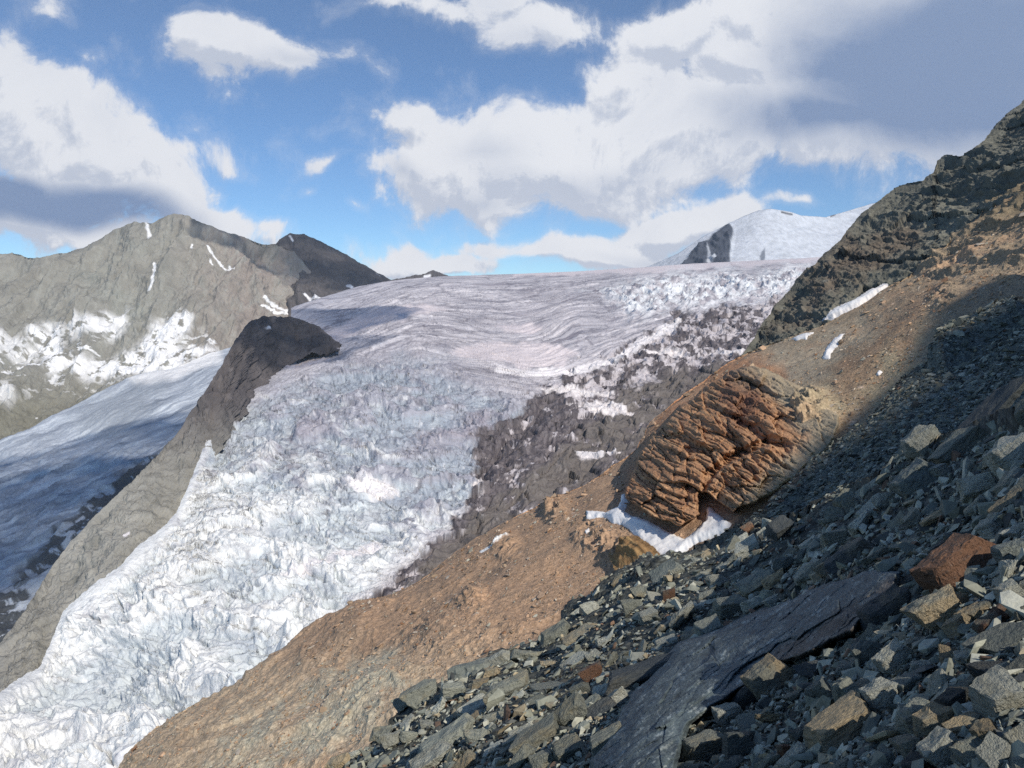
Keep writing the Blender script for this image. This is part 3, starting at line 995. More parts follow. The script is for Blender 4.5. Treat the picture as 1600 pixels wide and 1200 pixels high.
# ------------------------------------------------------------------ F: rock ridge on the right skyline
F_top = curve([(1120, 600), (1165, 545), (1190, 505), (1215, 470), (1250, 430), (1275, 405), (1300, 385), (1330, 350), (1355, 325), (1385, 300), (1405, 288), (1440, 280), (1455, 270), (1462, 250), (1475, 241), (1500, 242), (1520, 232),
               (1545, 205), (1570, 180), (1600, 152), (1640, 120), (1720, 70)])
F_inv = tps([(1165, 545, 190), (1215, 470, 225), (1275, 405, 240), (1355, 325, 262), (1405, 288, 270), (1475, 241, 275), (1600, 152, 280), (1720, 70, 285), (1130, 610, 175), (1200, 545, 180), (1290, 500, 178), (1390, 440, 190), (1500, 350, 205), (1600, 262, 205), (1720, 170, 205),
             (1300, 560, 165), (1600, 340, 180), (1720, 250, 180)])


def F_disp(P, U, V):
    x, y, z = P[..., 0], P[..., 1], P[..., 2]
    st = ridged(x / 26 + z / 20, y / 40, z / 26 - x / 60, 6, .6)
    fh, fj = facets(x / 8 + z / 14 + .4 * fbm(x / 9, y / 9, z / 9, 2), z / 7 - x / 30)
    return st * 4.5 + fbm(x / 4, y / 4, z / 4, 6, .62) * 1.3 + fh * 1.0 + np.minimum(fj, .2) * 2 - 3.5


def F_color(P, U, V, N, d):
    x, y, z = P[..., 0], P[..., 1], P[..., 2]
    n = fbm(x / 22, y / 22, z / 22, 5, .6)
    n2 = fbm(x / 4, y / 4, z / 4, 4, .6)
    c = np.zeros(P.shape) + np.array((.15, .15, .125))
    c = mixc(c, (.25, .245, .20), sstep(-.05, .5, n) * .7)
    c = mixc(c, (.16, .115, .085), pmask(U, V, [(1270, 415), (1340, 360), (1420, 340), (1440, 370), (1330, 430), (1240, 500), (1200, 520)], 25, 40) * .6)
    c = mixc(c, (.055, .06, .06), sstep(.1, .5, -n2) * .6)
    c = mixc(c, (.26, .27, .24), sstep(.25, .6, n2) * .45)
    return c


tag(sheet('rock_ridge', 1120, 1720, 560, F_top, lambda u: np.interp(u, [1120, 1200, 1290, 1390, 1500, 1600, 1720], [640, 590, 545, 490, 410, 330, 250]), 330, F_inv, F_disp, F_color, M_ridge,
          nback=8, bstep=7, bdrop=9, att=34, jag=lambda u: 4.0 * fbm(u / 18, 2, 0, 5, .6)),
    'steep dark greenish rock ridge climbing above the moraine slope', 'rock ridge', 'structure')

# ------------------------------------------------------------------ rust-red outcrop on the moraine slope
OUT = [(976, 776), (990, 738), (1004, 708), (1024, 676), (1056, 644), (1096, 612), (1138, 584), (1180, 576), (1228, 598), (1270, 615), (1310, 650), (1300, 690), (1250, 735), (1195, 775), (1146, 799), (1122, 782), (1100, 768),
       (1090, 800), (1064, 822), (1035, 812), (1000, 792)]


def out_h(s, U, V, P):
    x, y, z = P[..., 0], P[..., 1], P[..., 2]
    # beds dip down to the right in the face
    a = math.radians(27)
    b = (-(U) * math.sin(a) + V * math.cos(a))
    al = (U * math.cos(a) + V * math.sin(a))
    wb = b + 9 * fbm(U / 60, V / 60, 3, 4)
    bed = pnoise(wb / 7, al / 60, 1) + .6 * pnoise(wb / 3.2, al / 40, 5)
    stair = ridged(wb / 26, al / 90, 4, 4, .6)
    j = ridged(al / 40 + b / 200, b / 60, 9, 4, .6)
    fr = lambda q: q - np.floor(q)
    sw = fr(wb / 30 + .5 * fbm(al / 60, b / 80, 7, 3))
    sw2 = fr(wb / 10 + .4 * fbm(al / 30, b / 30, 17, 3))
    blk = fr(al / 46 + .8 * fbm(al / 50, b / 30, 27, 3))
    split = -3.2 * pline(U, V, [(1096, 795), (1103, 745), (1140, 715), (1200, 690)], 7, 6) - 1.6 * pline(U, V, [(1010, 660), (1040, 680), (1100, 700), (1150, 770)], 4, 8) - 2.4 * pline(U, V, [(1150, 655), (1200, 685), (1230, 700)], 8, 7)
    f1, j1 = facets(al / 52 + .35 * fbm(U / 40, V / 40, 31, 3), wb / 24)
    f2, j2 = facets(al / 22 + .35 * fbm(U / 20, V / 20, 37, 3), wb / 9)
    f3, j3 = facets(al / 10, wb / 4.5)
    top = sstep(80, 10, np.hypot((U - 1160), (V - 610)))
    k = sstep(-6, 0, s)
    sw3 = fr(wb / 5.2 + .5 * fbm(al / 24, b / 24, 57, 3))
    k2 = k * (1 - .6 * sstep(1190, 1260, U))
    return k2 * (f1 * 1.5 + np.minimum(j1, .12) * 6 + f2 * .7 + np.minimum(j2, .15) * 2.6 + f3 * .16 + .3 * sw3 + .5 * sw2 * sstep(1.0, .85, sw2) + 1.1 * sw * sstep(1.0, .9, sw) + bed * .1 + split * .8
                + top * (ridged(x / 5, y / 5, z / 5, 5, .6) * 1.4) + fbm(x / 1.8, y / 1.8, z / 1.8, 5, .65) * .5) - 1.2 * k


def out_mod(s, U, V):
    # the face stands steeper than the slope: it leaves it along the lower rim and meets it again on the right
    low = [(960, 770), (1000, 800), (1035, 822), (1062, 832), (1095, 812), (1125, 795), (1150, 808), (1195, 778), (1250, 737), (1300, 692), (1320, 650)]
    d = np.full(U.shape, 1e9)
    for i in range(len(low) - 1):
        x0, y0 = low[i]
        x1, y1 = low[i + 1]
        ex, ey = x1 - x0, y1 - y0
        t = np.clip(((U - x0) * ex + (V - y0) * ey) / (ex * ex + ey * ey), 0, 1)
        d = np.minimum(d, np.hypot(U - x0 - t * ex, V - y0 - t * ey))
    w = np.minimum(d / 190, 1)
    w = w * sstep(1300, 1080, U)
    soft = sstep(1120, 1200, U)
    return (1 + .016 + .07 * w) * (1 - (.22 - .15 * soft) * sstep(1, -6, s))


def out_col(P, U, V, s, h):
    a = math.radians(27)
    b = (-(U) * math.sin(a) + V * math.cos(a))
    al = (U * math.cos(a) + V * math.sin(a))
    wb = b + 9 * fbm(U / 60, V / 60, 3, 4)
    n = fbm(U / 40, V / 40, 2, 5, .6)
    lay = fbm(al / 80, wb / 4, 4, 6, .7)
    c = np.zeros(P.shape) + np.array((.40, .225, .125))
    c = mixc(c, (.54, .34, .19), sstep(.0, .4, lay))
    c = mixc(c, (.22, .10, .06), sstep(.05, .5, -lay) * .8)
    c = mixc(c, (.22, .11, .07), sstep(0, .5, n) * .5)
    c = mixc(c, (.12, .055, .045), pmask(U, V, [(1130, 570), (1185, 570), (1200, 620), (1180, 670), (1130, 650)], 14, 30) * .6)
    c = mixc(c, (.34, .285, .205), pmask(U, V, [(1200, 560), (1330, 600), (1320, 720), (1200, 790), (1180, 770), (1260, 690), (1210, 620)], 20, 30) * .95)
    c = mixc(c, (.36, .30, .21), sstep(44, 0, s) * sstep(1110, 1200, U) * .9)
    c = mixc(c, (.37, .24, .15), sstep(26, 2, s) * sstep(1100, 1060, U) * sstep(760, 700, V) * .6)
    return c


tag(patch('rock_outcrop', OUT, G_inv, 0, out_col, M_strata, step=1.0, margin=8, warp=8, wfr=.03, hfn=out_h, invmod=out_mod, outdir=(-.21, -.93, .28)),
    'layered rust-orange rock outcrop rising from the tan moraine slope', 'rock outcrop', 'structure')
OUT2 = [(958, 862), (970, 842), (992, 840), (1014, 856), (1026, 874), (1000, 882), (964, 880)]


def out2_h(s, U, V, P):
    x, y, z = P[..., 0], P[..., 1], P[..., 2]
    return sstep(-3, 14, s) * (1.9 + 1.0 * fbm(x / 3, y / 3, z / 3, 5, .6) + .6 * pnoise((V - U * .5) / 5, U / 40, 0)) - .6


tag(patch('rock_outcrop', OUT2, G_inv, 0, lambda P, U, V, s, h: mixc(np.zeros(P.shape) + np.array((.27, .16, .075)), (.40, .26, .12), sstep(-.2, .4, fbm(U / 20, (V - U * .5) / 5, 2, 5, .6))), M_strata, step=1.2, margin=10, warp=4, hfn=out2_h),
    'small ochre rock knob just below the snow patch at the foot of the rust outcrop', 'rock outcrop', 'structure')

# ------------------------------------------------------------------ snow patches: bodies of old snow lying on the slopes
def snow_h(th, sink=.25, out=None):
    def f(s, U, V, P):
        base = G_disp(P, U, V) if out is None else out(P, U, V)
        return base + np.minimum(sstep(-2, 9, s) * th, th) - sink * sstep(2, -3, s) * 3 + .12 * fbm(P[..., 0] / 2, P[..., 1] / 2, P[..., 2] / 2, 3)
    return f


def snow_c(P, U, V, s, h):
    c = np.zeros(P.shape) + np.array((.86, .85, .84))
    return mixc(c, (.62, .52, .44), sstep(.2, .6, fbm(U / 9, V / 5, 3, 4)) * .35 + sstep(3, 0, s) * .3)


for poly, lab in (
    ([(912, 795), (945, 792), (962, 785), (966, 765), (978, 758), (980, 775), (972, 792), (1000, 800), (1030, 812), (1062, 826), (1085, 812), (1094, 800), (1097, 780), (1102, 776), (1120, 792), (1140, 808), (1130, 821), (1098, 832), (1077, 838),
      (1054, 856), (1038, 864), (1014, 858), (994, 838), (980, 820), (968, 812), (955, 812), (940, 802), (915, 808)], 'white snow patch curling round the foot of the rust-orange outcrop'),
    ([(911, 826), (917, 818), (921, 828), (914, 834)], 'tiny round snow spot left of the snow patch under the outcrop'),
    ([(983, 870), (998, 862), (1004, 868), (990, 875)], 'small snow spot below the ochre rock knob'),
):
    tag(patch('snow_patch', poly, G_inv, 0, snow_c, M_snow, step=1.2, margin=6, warp=3.5, wfr=.09, hfn=snow_h(.7)), lab, 'snow patch', 'thing')
for poly, lab in (
    ([(1284, 492), (1300, 474), (1330, 462), (1355, 448), (1378, 436), (1362, 452), (1338, 470), (1310, 484)], 'long tapering snow strip at the foot of the dark rock ridge'),
    ([(1230, 524), (1252, 516), (1273, 511), (1258, 524), (1240, 527)], 'short thin snow sliver on the crest left of the long snow strip'),
    ([(1279, 548), (1284, 532), (1300, 518), (1318, 509), (1308, 524), (1296, 536), (1292, 549), (1282, 551)], 'crooked snow patch on brown talus below the long snow strip'),
    ([(1364, 580), (1372, 573), (1378, 574), (1370, 581)], 'tiny snow fleck on the tan slope beside the big shadow edge'),
):
    tag(patch('snow_patch', poly, G_inv, 0, snow_c, M_snow, step=1.0, margin=6, warp=2.5, wfr=.09, hfn=snow_h(.6)), lab, 'snow patch', 'thing')

# ------------------------------------------------------------------ H: scree in front, two shelves
H2_top = curve([(1090, 850), (1149, 806), (1220, 760), (1295, 696), (1350, 645), (1415, 583), (1455, 556), (1475, 526), (1500, 512), (1546, 494), (1600, 470), (1760, 400)])
H2_inv = tps([(1149, 805, 34), (1300, 700, 42), (1415, 582, 52), (1600, 470, 58), (1760, 400, 60), (1600, 600, 36), (1350, 745, 30), (1150, 880, 28), (1760, 540, 36), (1500, 600, 42)])
H1_top = curve([(380, 1260), (430, 1225), (500, 1192), (590, 1132), (661, 1068), (731, 1030), (830, 990), (870, 960), (920, 915), (980, 870), (1060, 848), (1149, 815), (1250, 790), (1350, 740), (1450, 690), (1520, 655), (1600, 618), (1760, 560)])
H1_inv = tps([(400, 1260, 11), (450, 1215, 13), (600, 1125, 17), (730, 1030, 21), (830, 990, 24), (920, 915, 27), (980, 870, 29), (1149, 815, 26), (1350, 740, 15), (1500, 660, 10.5), (1600, 618, 8), (1760, 560, 6), (1500, 900, 4.3), (1600, 1200, 2.0), (1300, 1200, 2.7),
              (1000, 1200, 4.2), (1000, 1000, 10), (1200, 950, 8.5), (1300, 850, 9.5), (700, 1200, 8), (1760, 1260, 1.7), (1600, 900, 3.6), (500, 1300, 9), (1000, 1320, 3.3), (1400, 1320, 2.1), (1150, 1100, 5)])


def H2_disp(P, U, V):
    x, y, z = P[..., 0], P[..., 1], P[..., 2]
    ledge = pmask(U, V, [(1455, 570), (1475, 526), (1550, 495), (1600, 475), (1600, 500), (1540, 530), (1480, 572)], 8, 8)
    return fbm(x / 6, y / 6, z / 6, 4) * .7 + fbm(x / .9, y / .9, z / .9, 4, .6) * .25 + ledge * 1.2 - .2


def H2_color(P, U, V, N, d):
    n = fbm(P[..., 0] / 5, P[..., 1] / 5, P[..., 2] / 5, 4)
    c = np.zeros(P.shape) + np.array((.13, .145, .13))
    c = mixc(c, (.20, .22, .20), sstep(0, .5, n))
    return mixc(c, (.10, .075, .055), sstep(18, 4, V - H2_top(U)) * sstep(1480, 1420, U) * .8)


tag(sheet('scree_shelf', 1090, 1760, 460, H2_top, lambda u: H1_top(u) + 60, 240, H2_inv, H2_disp, H2_color, M_ground, nback=8, bstep=1.2, bdrop=1.6, jag=lambda u: 3 * fbm(u / 25, 2, 0, 4)),
    'grey-green shelf of fine scree behind the near boulders', 'scree slope', 'structure')


def H1_disp(P, U, V):
    x, y, z = P[..., 0], P[..., 1], P[..., 2]
    s = 1.0 / np.maximum(H1_inv(U, V), 1e-3)
    return fbm(x / 2.4, y / 2.4, z / 2.4, 4) * .035 * s + fbm(x / .4, y / .4, z / .4, 3, .6) * .05 - .012 * s


def H1_color(P, U, V, N, d):
    n = fbm(P[..., 0] / 1.5, P[..., 1] / 1.5, P[..., 2] / 1.5, 4)
    c = np.zeros(P.shape) + np.array((.085, .09, .08))
    return mixc(c, (.14, .13, .105), sstep(0, .5, n))


tag(sheet('ground', 380, 1760, 640, H1_top, lambda u: np.interp(u, [380, 1000, 1760], [1330, 1345, 1345]), 380, H1_inv, H1_disp, H1_color, M_ground, nback=8, bstep=.5, bdrop=.9, jag=lambda u: 3 * fbm(u / 30, 2, 0, 4)),
    'steep dark gravelly ground under the near boulders', 'ground', 'structure')


def h1_point(u, v):
    u, v = np.atleast_1d(np.asarray(u, float)), np.atleast_1d(np.asarray(v, float))
    P = base_grid(u, v, H1_inv)
    e = 3.0
    du = base_grid(u + e, v, H1_inv) - base_grid(u - e, v, H1_inv)
    dv = base_grid(u, v + e, H1_inv) - base_grid(u, v - e, H1_inv)
    n = np.cross(dv, du)
    n /= np.linalg.norm(n, axis=-1, keepdims=True)
    n *= np.where((n * P).sum(-1) > 0, -1, 1)[..., None]
    return P + n * H1_disp(P, u, v)[..., None], n


def h2_point(u, v):
    u, v = np.atleast_1d(np.asarray(u, float)), np.atleast_1d(np.asarray(v, float))
    P = base_grid(u, v, H2_inv)
    e = 3.0
    du = base_grid(u + e, v, H2_inv) - base_grid(u - e, v, H2_inv)
    dv = base_grid(u, v + e, H2_inv) - base_grid(u, v - e, H2_inv)
    n = np.cross(dv, du)
    n /= np.linalg.norm(n, axis=-1, keepdims=True)
    n *= np.where((n * P).sum(-1) > 0, -1, 1)[..., None]
    return P + n * H2_disp(P, u, v)[..., None], n


# ------------------------------------------------------------------ the mountainside to the right, out of view, that shades the slope
def build_side_ridge():
    edge = [(1680, 385, G_inv), (1600, 415, G_inv), (1520, 445, G_inv), (1450, 488, G_inv), (1415, 540, G_inv), (1382, 598, G_inv), (1338, 634, G_inv), (1288, 676, G_inv), (1238, 710, G_inv), (1188, 745, G_inv), (1138, 785, G_inv), (1085, 824, G_inv), (1030, 858, G_inv), (960, 900, G_inv), (900, 925, G_inv)]
    pts = []
    sx, sy, sz = SUN
    hx, hy = sx / math.hypot(sx, sy), sy / math.hypot(sx, sy)
    for u, v, inv in edge:
        p = base_grid(np.array([[float(u)]]), np.array([[float(v)]]), inv)[0, 0]
        q = p[0] * -hy + p[1] * hx            # across the sun's direction
        a = p[0] * hx + p[1] * hy
        D = 190.0                              # crest line at a fixed distance towards the sun
        run = D - a
        pts.append((q, p[2] + run * math.tan(SUN_EL) - (3.2 if u < 1100 else 1.4 if u < 1200 else .6)))
    pts.sort()
    return pts, (hx, hy)


_edge, (_hx, _hy) = build_side_ridge()

PROF2 = [(25.5, 169.6), (27, 170.6), (31, 172.3), (33, 172.8), (39, 174.8), (43, 176.2), (45, 177), (50.5, 182.6), (55, 183)]
prof = [(-120, 95), (-10, 140), (2, 153), (4.4, 158), (5.6, 160.5), (6.5, 161.3), (8.1, 161.5), (9.4, 162), (11.5, 162.8), (14, 163.4), (17, 164), (22, 165.5)] + PROF2 + [p for p in _edge if p[0] > PROF2[-1][0] + 2] + [(190, 180), (260, 150), (340, 120)]
prof_f = curve(prof)
qs = np.linspace(-120, 340, 920)
tt = np.linspace(0, 1, 70)
zc = prof_f(qs) + (.25 + 1.2 * sstep(20, 60, qs)) * fbm(qs / 9, 0 * qs, 0 * qs, 4, .6)
rows, cols_ = [], []
for t in tt:
    s = (t - .35) / .65
    a = 190 + (s * 160 if s < 0 else s * 260)
    zz = zc + (s * 190 if s < 0 else s * -120)
    x = qs * -_hy + a * _hx
    y = qs * _hx + a * _hy
    rough = min(1, max(0, abs(s) - .02) * 6) * (ridged(qs / 22, 0 * qs + a / 30, zz / 25, 5, .6) - .5) * 8
    rows.append(np.stack([x, y, np.maximum(zz + rough, -40)], -1))
Pr = np.stack(rows)
Cr = np.zeros(Pr.shape) + np.array((.15, .15, .13))
Cr = mixc(Cr, (.22, .18, .13), sstep(0, .5, fbm(Pr[..., 0] / 20, Pr[..., 1] / 20, Pr[..., 2] / 20, 4)))
tag(grid_mesh('side_ridge', Pr, Cr, M_ridge), 'rocky mountainside rising to the right above the scree', 'rock ridge', 'structure')

# ------------------------------------------------------------------ rocks
def rock_mat(name, base, second, amount=0.45, dark=(.05, .055, .055)):
    m = bpy.data.materials.new(name)
    m.use_nodes = True
    N, L = m.node_tree.nodes, m.node_tree.links
    b = N['Principled BSDF']
    b.inputs['Roughness'].default_value = .75
    b.inputs['Specular IOR Level'].default_value = .35
    tc = N.new('ShaderNodeTexCoord')
    oi = N.new('ShaderNodeObjectInfo')
    ofs = N.new('ShaderNodeVectorMath')
    ofs.operation = 'SCALE'
    cx = N.new('ShaderNodeCombineXYZ')
    for i in range(3):
        L.new(oi.outputs['Random'], cx.inputs[i])
    L.new(cx.outputs[0], ofs.inputs[0])
    ofs.inputs['Scale'].default_value = 50
    ad = N.new('ShaderNodeVectorMath')
    ad.operation = 'ADD'
    L.new(tc.outputs['Object'], ad.inputs[0])
    L.new(ofs.outputs[0], ad.inputs[1])

    def noise(sc, det, aniso=None, rough=.6):
        n = N.new('ShaderNodeTexNoise')
        n.inputs['Scale'].default_value = sc
        n.inputs['Detail'].default_value = det
        n.inputs['Roughness'].default_value = rough
        src = ad.outputs[0]
        if aniso:
            mp = N.new('ShaderNodeMapping')
            mp.inputs['Scale'].default_value = aniso
            L.new(src, mp.inputs[0])
            src = mp.outputs[0]
        L.new(src, n.inputs['Vector'])
        return n.outputs['Fac']

    def ramp(x, a, c, lo=0.0, hi=1.0):
        r = N.new('ShaderNodeMapRange')
        for i, q in enumerate((a, c, lo, hi)):
            r.inputs[i + 1].default_value = q
        L.new(x, r.inputs[0])
        return r.outputs[0]

    def mix(a, c, f):
        x = N.new('ShaderNodeMix')
        x.data_type = 'RGBA'
        for s, q in (('A', a), ('B', c)):
            if isinstance(q, tuple):
                x.inputs[s].default_value = (*q, 1)
            else:
                L.new(q, x.inputs[s])
        L.new(f, x.inputs['Factor'])
        return x.outputs['Result']
    n1 = noise(1.6, 5)
    n2 = noise(5.5, 7, (1, 1, 5))
    n3 = noise(22, 5)
    c = mix(base, second, ramp(n1, .66 - amount * .4, .72 - amount * .2))
    c = mix(c, dark, ramp(n2, .52, .75, 0, .65))
    c = mix(c, (.42, .42, .38), ramp(n3, .60, .75, 0, .4))
    sc = N.new('ShaderNodeVectorMath')
    sc.operation = 'SCALE'
    L.new(c, sc.inputs[0])
    L.new(ramp(oi.outputs['Random'], 0, 1, .72, 1.3), sc.inputs['Scale'])
    L.new(sc.outputs[0], b.inputs['Base Color'])
    h = N.new('ShaderNodeMath')
    h.operation = 'MULTIPLY_ADD'
    L.new(n2, h.inputs[0])
    h.inputs[1].default_value = 1.3
    L.new(n3, h.inputs[2])
    bp = N.new('ShaderNodeBump')
    bp.inputs['Strength'].default_value = .9
    bp.inputs['Distance'].default_value = .05
    L.new(h.outputs[0], bp.inputs['Height'])
    L.new(bp.outputs[0], b.inputs['Normal'])
    return m


RM = {
    'grey-green': rock_mat('grey_green_rock', (.27, .28, .23), (.33, .30, .21), .3),
    'pale grey': rock_mat('pale_grey_rock', (.46, .465, .39), (.36, .35, .27), .4),
    'blue-grey': rock_mat('blue_grey_rock', (.175, .195, .175), (.26, .27, .23), .35),
    'tan': rock_mat('tan_rock', (.40, .32, .20), (.25, .25, .20), .45),
    'rusty': rock_mat('rusty_rock', (.20, .105, .06), (.20, .18, .14), .4),
    'dark': rock_mat('dark_rock', (.085, .095, .095), (.15, .14, .11), .3),
}


def proto(seed, kind):
    r = random.Random(seed)
    bm = bmesh.new()
    if kind == 'flat':
        s = (1, r.uniform(.55, .8), r.uniform(.16, .26))
    elif kind == 'long':
        s = (1, r.uniform(.35, .5), r.uniform(.22, .34))
    elif kind == 'pointed':
        s = (1, r.uniform(.5, .75), r.uniform(.4, .55))
    else:
        s = (1, r.uniform(.62, .9), r.uniform(.5, .7))
    pts = []
    for sx in (-1, 1):
        for sy in (-1, 1):
            for sz in (-1, 1):
                k = r.uniform(.6, 1.0)
                kk = .35 if kind == 'pointed' and sx > 0 else 1.0
                pts.append((sx * r.uniform(.35, 1.0), sy * r.uniform(.3, 1.0) * kk, sz * r.uniform(.7, 1.0) * (k if sx > 0 else 1) * kk))
    for _ in range(r.randint(3, 7)):
        v = Vector((r.gauss(0, 1), r.gauss(0, 1), r.gauss(0, 1))).normalized()
        pts.append(tuple(v * r.uniform(.8, 1.08)))
    for p in pts:
        bm.verts.new((p[0] * .5, p[1] * .5 * s[1], p[2] * .5 * s[2]))
    res = bmesh.ops.convex_hull(bm, input=bm.verts)
    bmesh.ops.delete(bm, geom=[g for g in res['geom_interior'] if isinstance(g, bmesh.types.BMVert)], context='VERTS')
    bmesh.ops.dissolve_limit(bm, angle_limit=math.radians(9), verts=bm.verts, edges=bm.edges)
    bmesh.ops.bevel(bm, geom=list(bm.edges), offset=.018, segments=1, affect='EDGES', profile=.5)
    bmesh.ops.triangulate(bm, faces=bm.faces)
    for _ in range(3):
        long_e = [e for e in bm.edges if e.calc_length() > .09]
        if not long_e:
            break
        bmesh.ops.subdivide_edges(bm, edges=long_e, cuts=1)
        bmesh.ops.triangulate(bm, faces=bm.faces)
    bm.normal_update()
    co = np.array([v.co[:] for v in bm.verts])
    no = np.array([v.normal[:] for v in bm.verts])
    x, y, z = co.T
    o = seed * 3.7
    d = fbm(x * 3 + o, y * 3, z * 3, 4, .55) * .05 + (ridged(x * 3 + o, y * 3, z * 16, 3, .6) - .4) * .028 + fbm(x * 12 + o, y * 12, z * 14, 3, .6) * .014
    co = co + no * d[:, None]
    for v, c in zip(bm.verts, co):
        v.co = c
    me = bpy.data.meshes.new('rock')
    bm.to_mesh(me)
    bm.free()
    me.polygons.foreach_set('use_smooth', np.zeros(len(me.polygons), bool))
    me.materials.append(RM['grey-green'])
    return me


PROTO = {k: [proto(100 * i + j, k) for j in range(7)] for i, k in enumerate(('flat', 'long', 'blocky', 'pointed'))}


def frame_at(u, v, pt):
    P, n = pt(u, v)
    Pu, _ = pt(u + 6, v)
    return Vector(P[0]), Vector(n[0]), (Vector(Pu[0]) - Vector(P[0])).normalized()


def place(u, v, L, W, T, ang, colour, kind, tiltx=0.0, tilty=0.0, lift=.25, me=None, pt=None):
    """L, W, T in photo pixels at the depth of the ground there"""
    p, n, du = frame_at(u, v, pt or h1_point)
    d = p.y
    k = d / F_PX
    # mesh x axis: the direction on the slope that shows at image angle ang
    a = math.radians(ang)
    view = p.normalized()
    R = Vector((1, 0, 0))
    Uv = Vector((0, SP, CP))
    want = R * math.cos(a) + Uv * math.sin(a)
    ax = want - view * (want.dot(n) / view.dot(n)) if abs(view.dot(n)) > .2 else want - n * want.dot(n)
    ax = (ax - n * ax.dot(n)).normalized()
    if ax.dot(want) < .55:
        ax = (want - n * want.dot(n)).normalized()
    ay = n.cross(ax)
    M = Matrix((ax, ay, n)).transposed().to_4x4()
    M = M @ Matrix.Rotation(math.radians(tiltx), 4, 'X') @ Matrix.Rotation(math.radians(tilty), 4, 'Y')
    me = me or random.choice(PROTO[kind])
    dims = [max(c[i] for c in (v_.co for v_ in me.vertices)) - min(c[i] for c in (v_.co for v_ in me.vertices)) for i in range(3)] if me.name not in _dims else _dims[me.name]
    _dims[me.name] = dims
    S = Matrix.Diagonal((L * k / dims[0], W * k / dims[1], T * k / dims[2], 1))
    o = bpy.data.objects.new('rock', me)
    scene.collection.objects.link(o)
    o.matrix_world = Matrix.Translation(p + n * (T * k * lift)) @ M @ S
    o.material_slots[0].link = 'OBJECT'
    o.material_slots[0].material = RM[colour]
    return o


_dims = {}
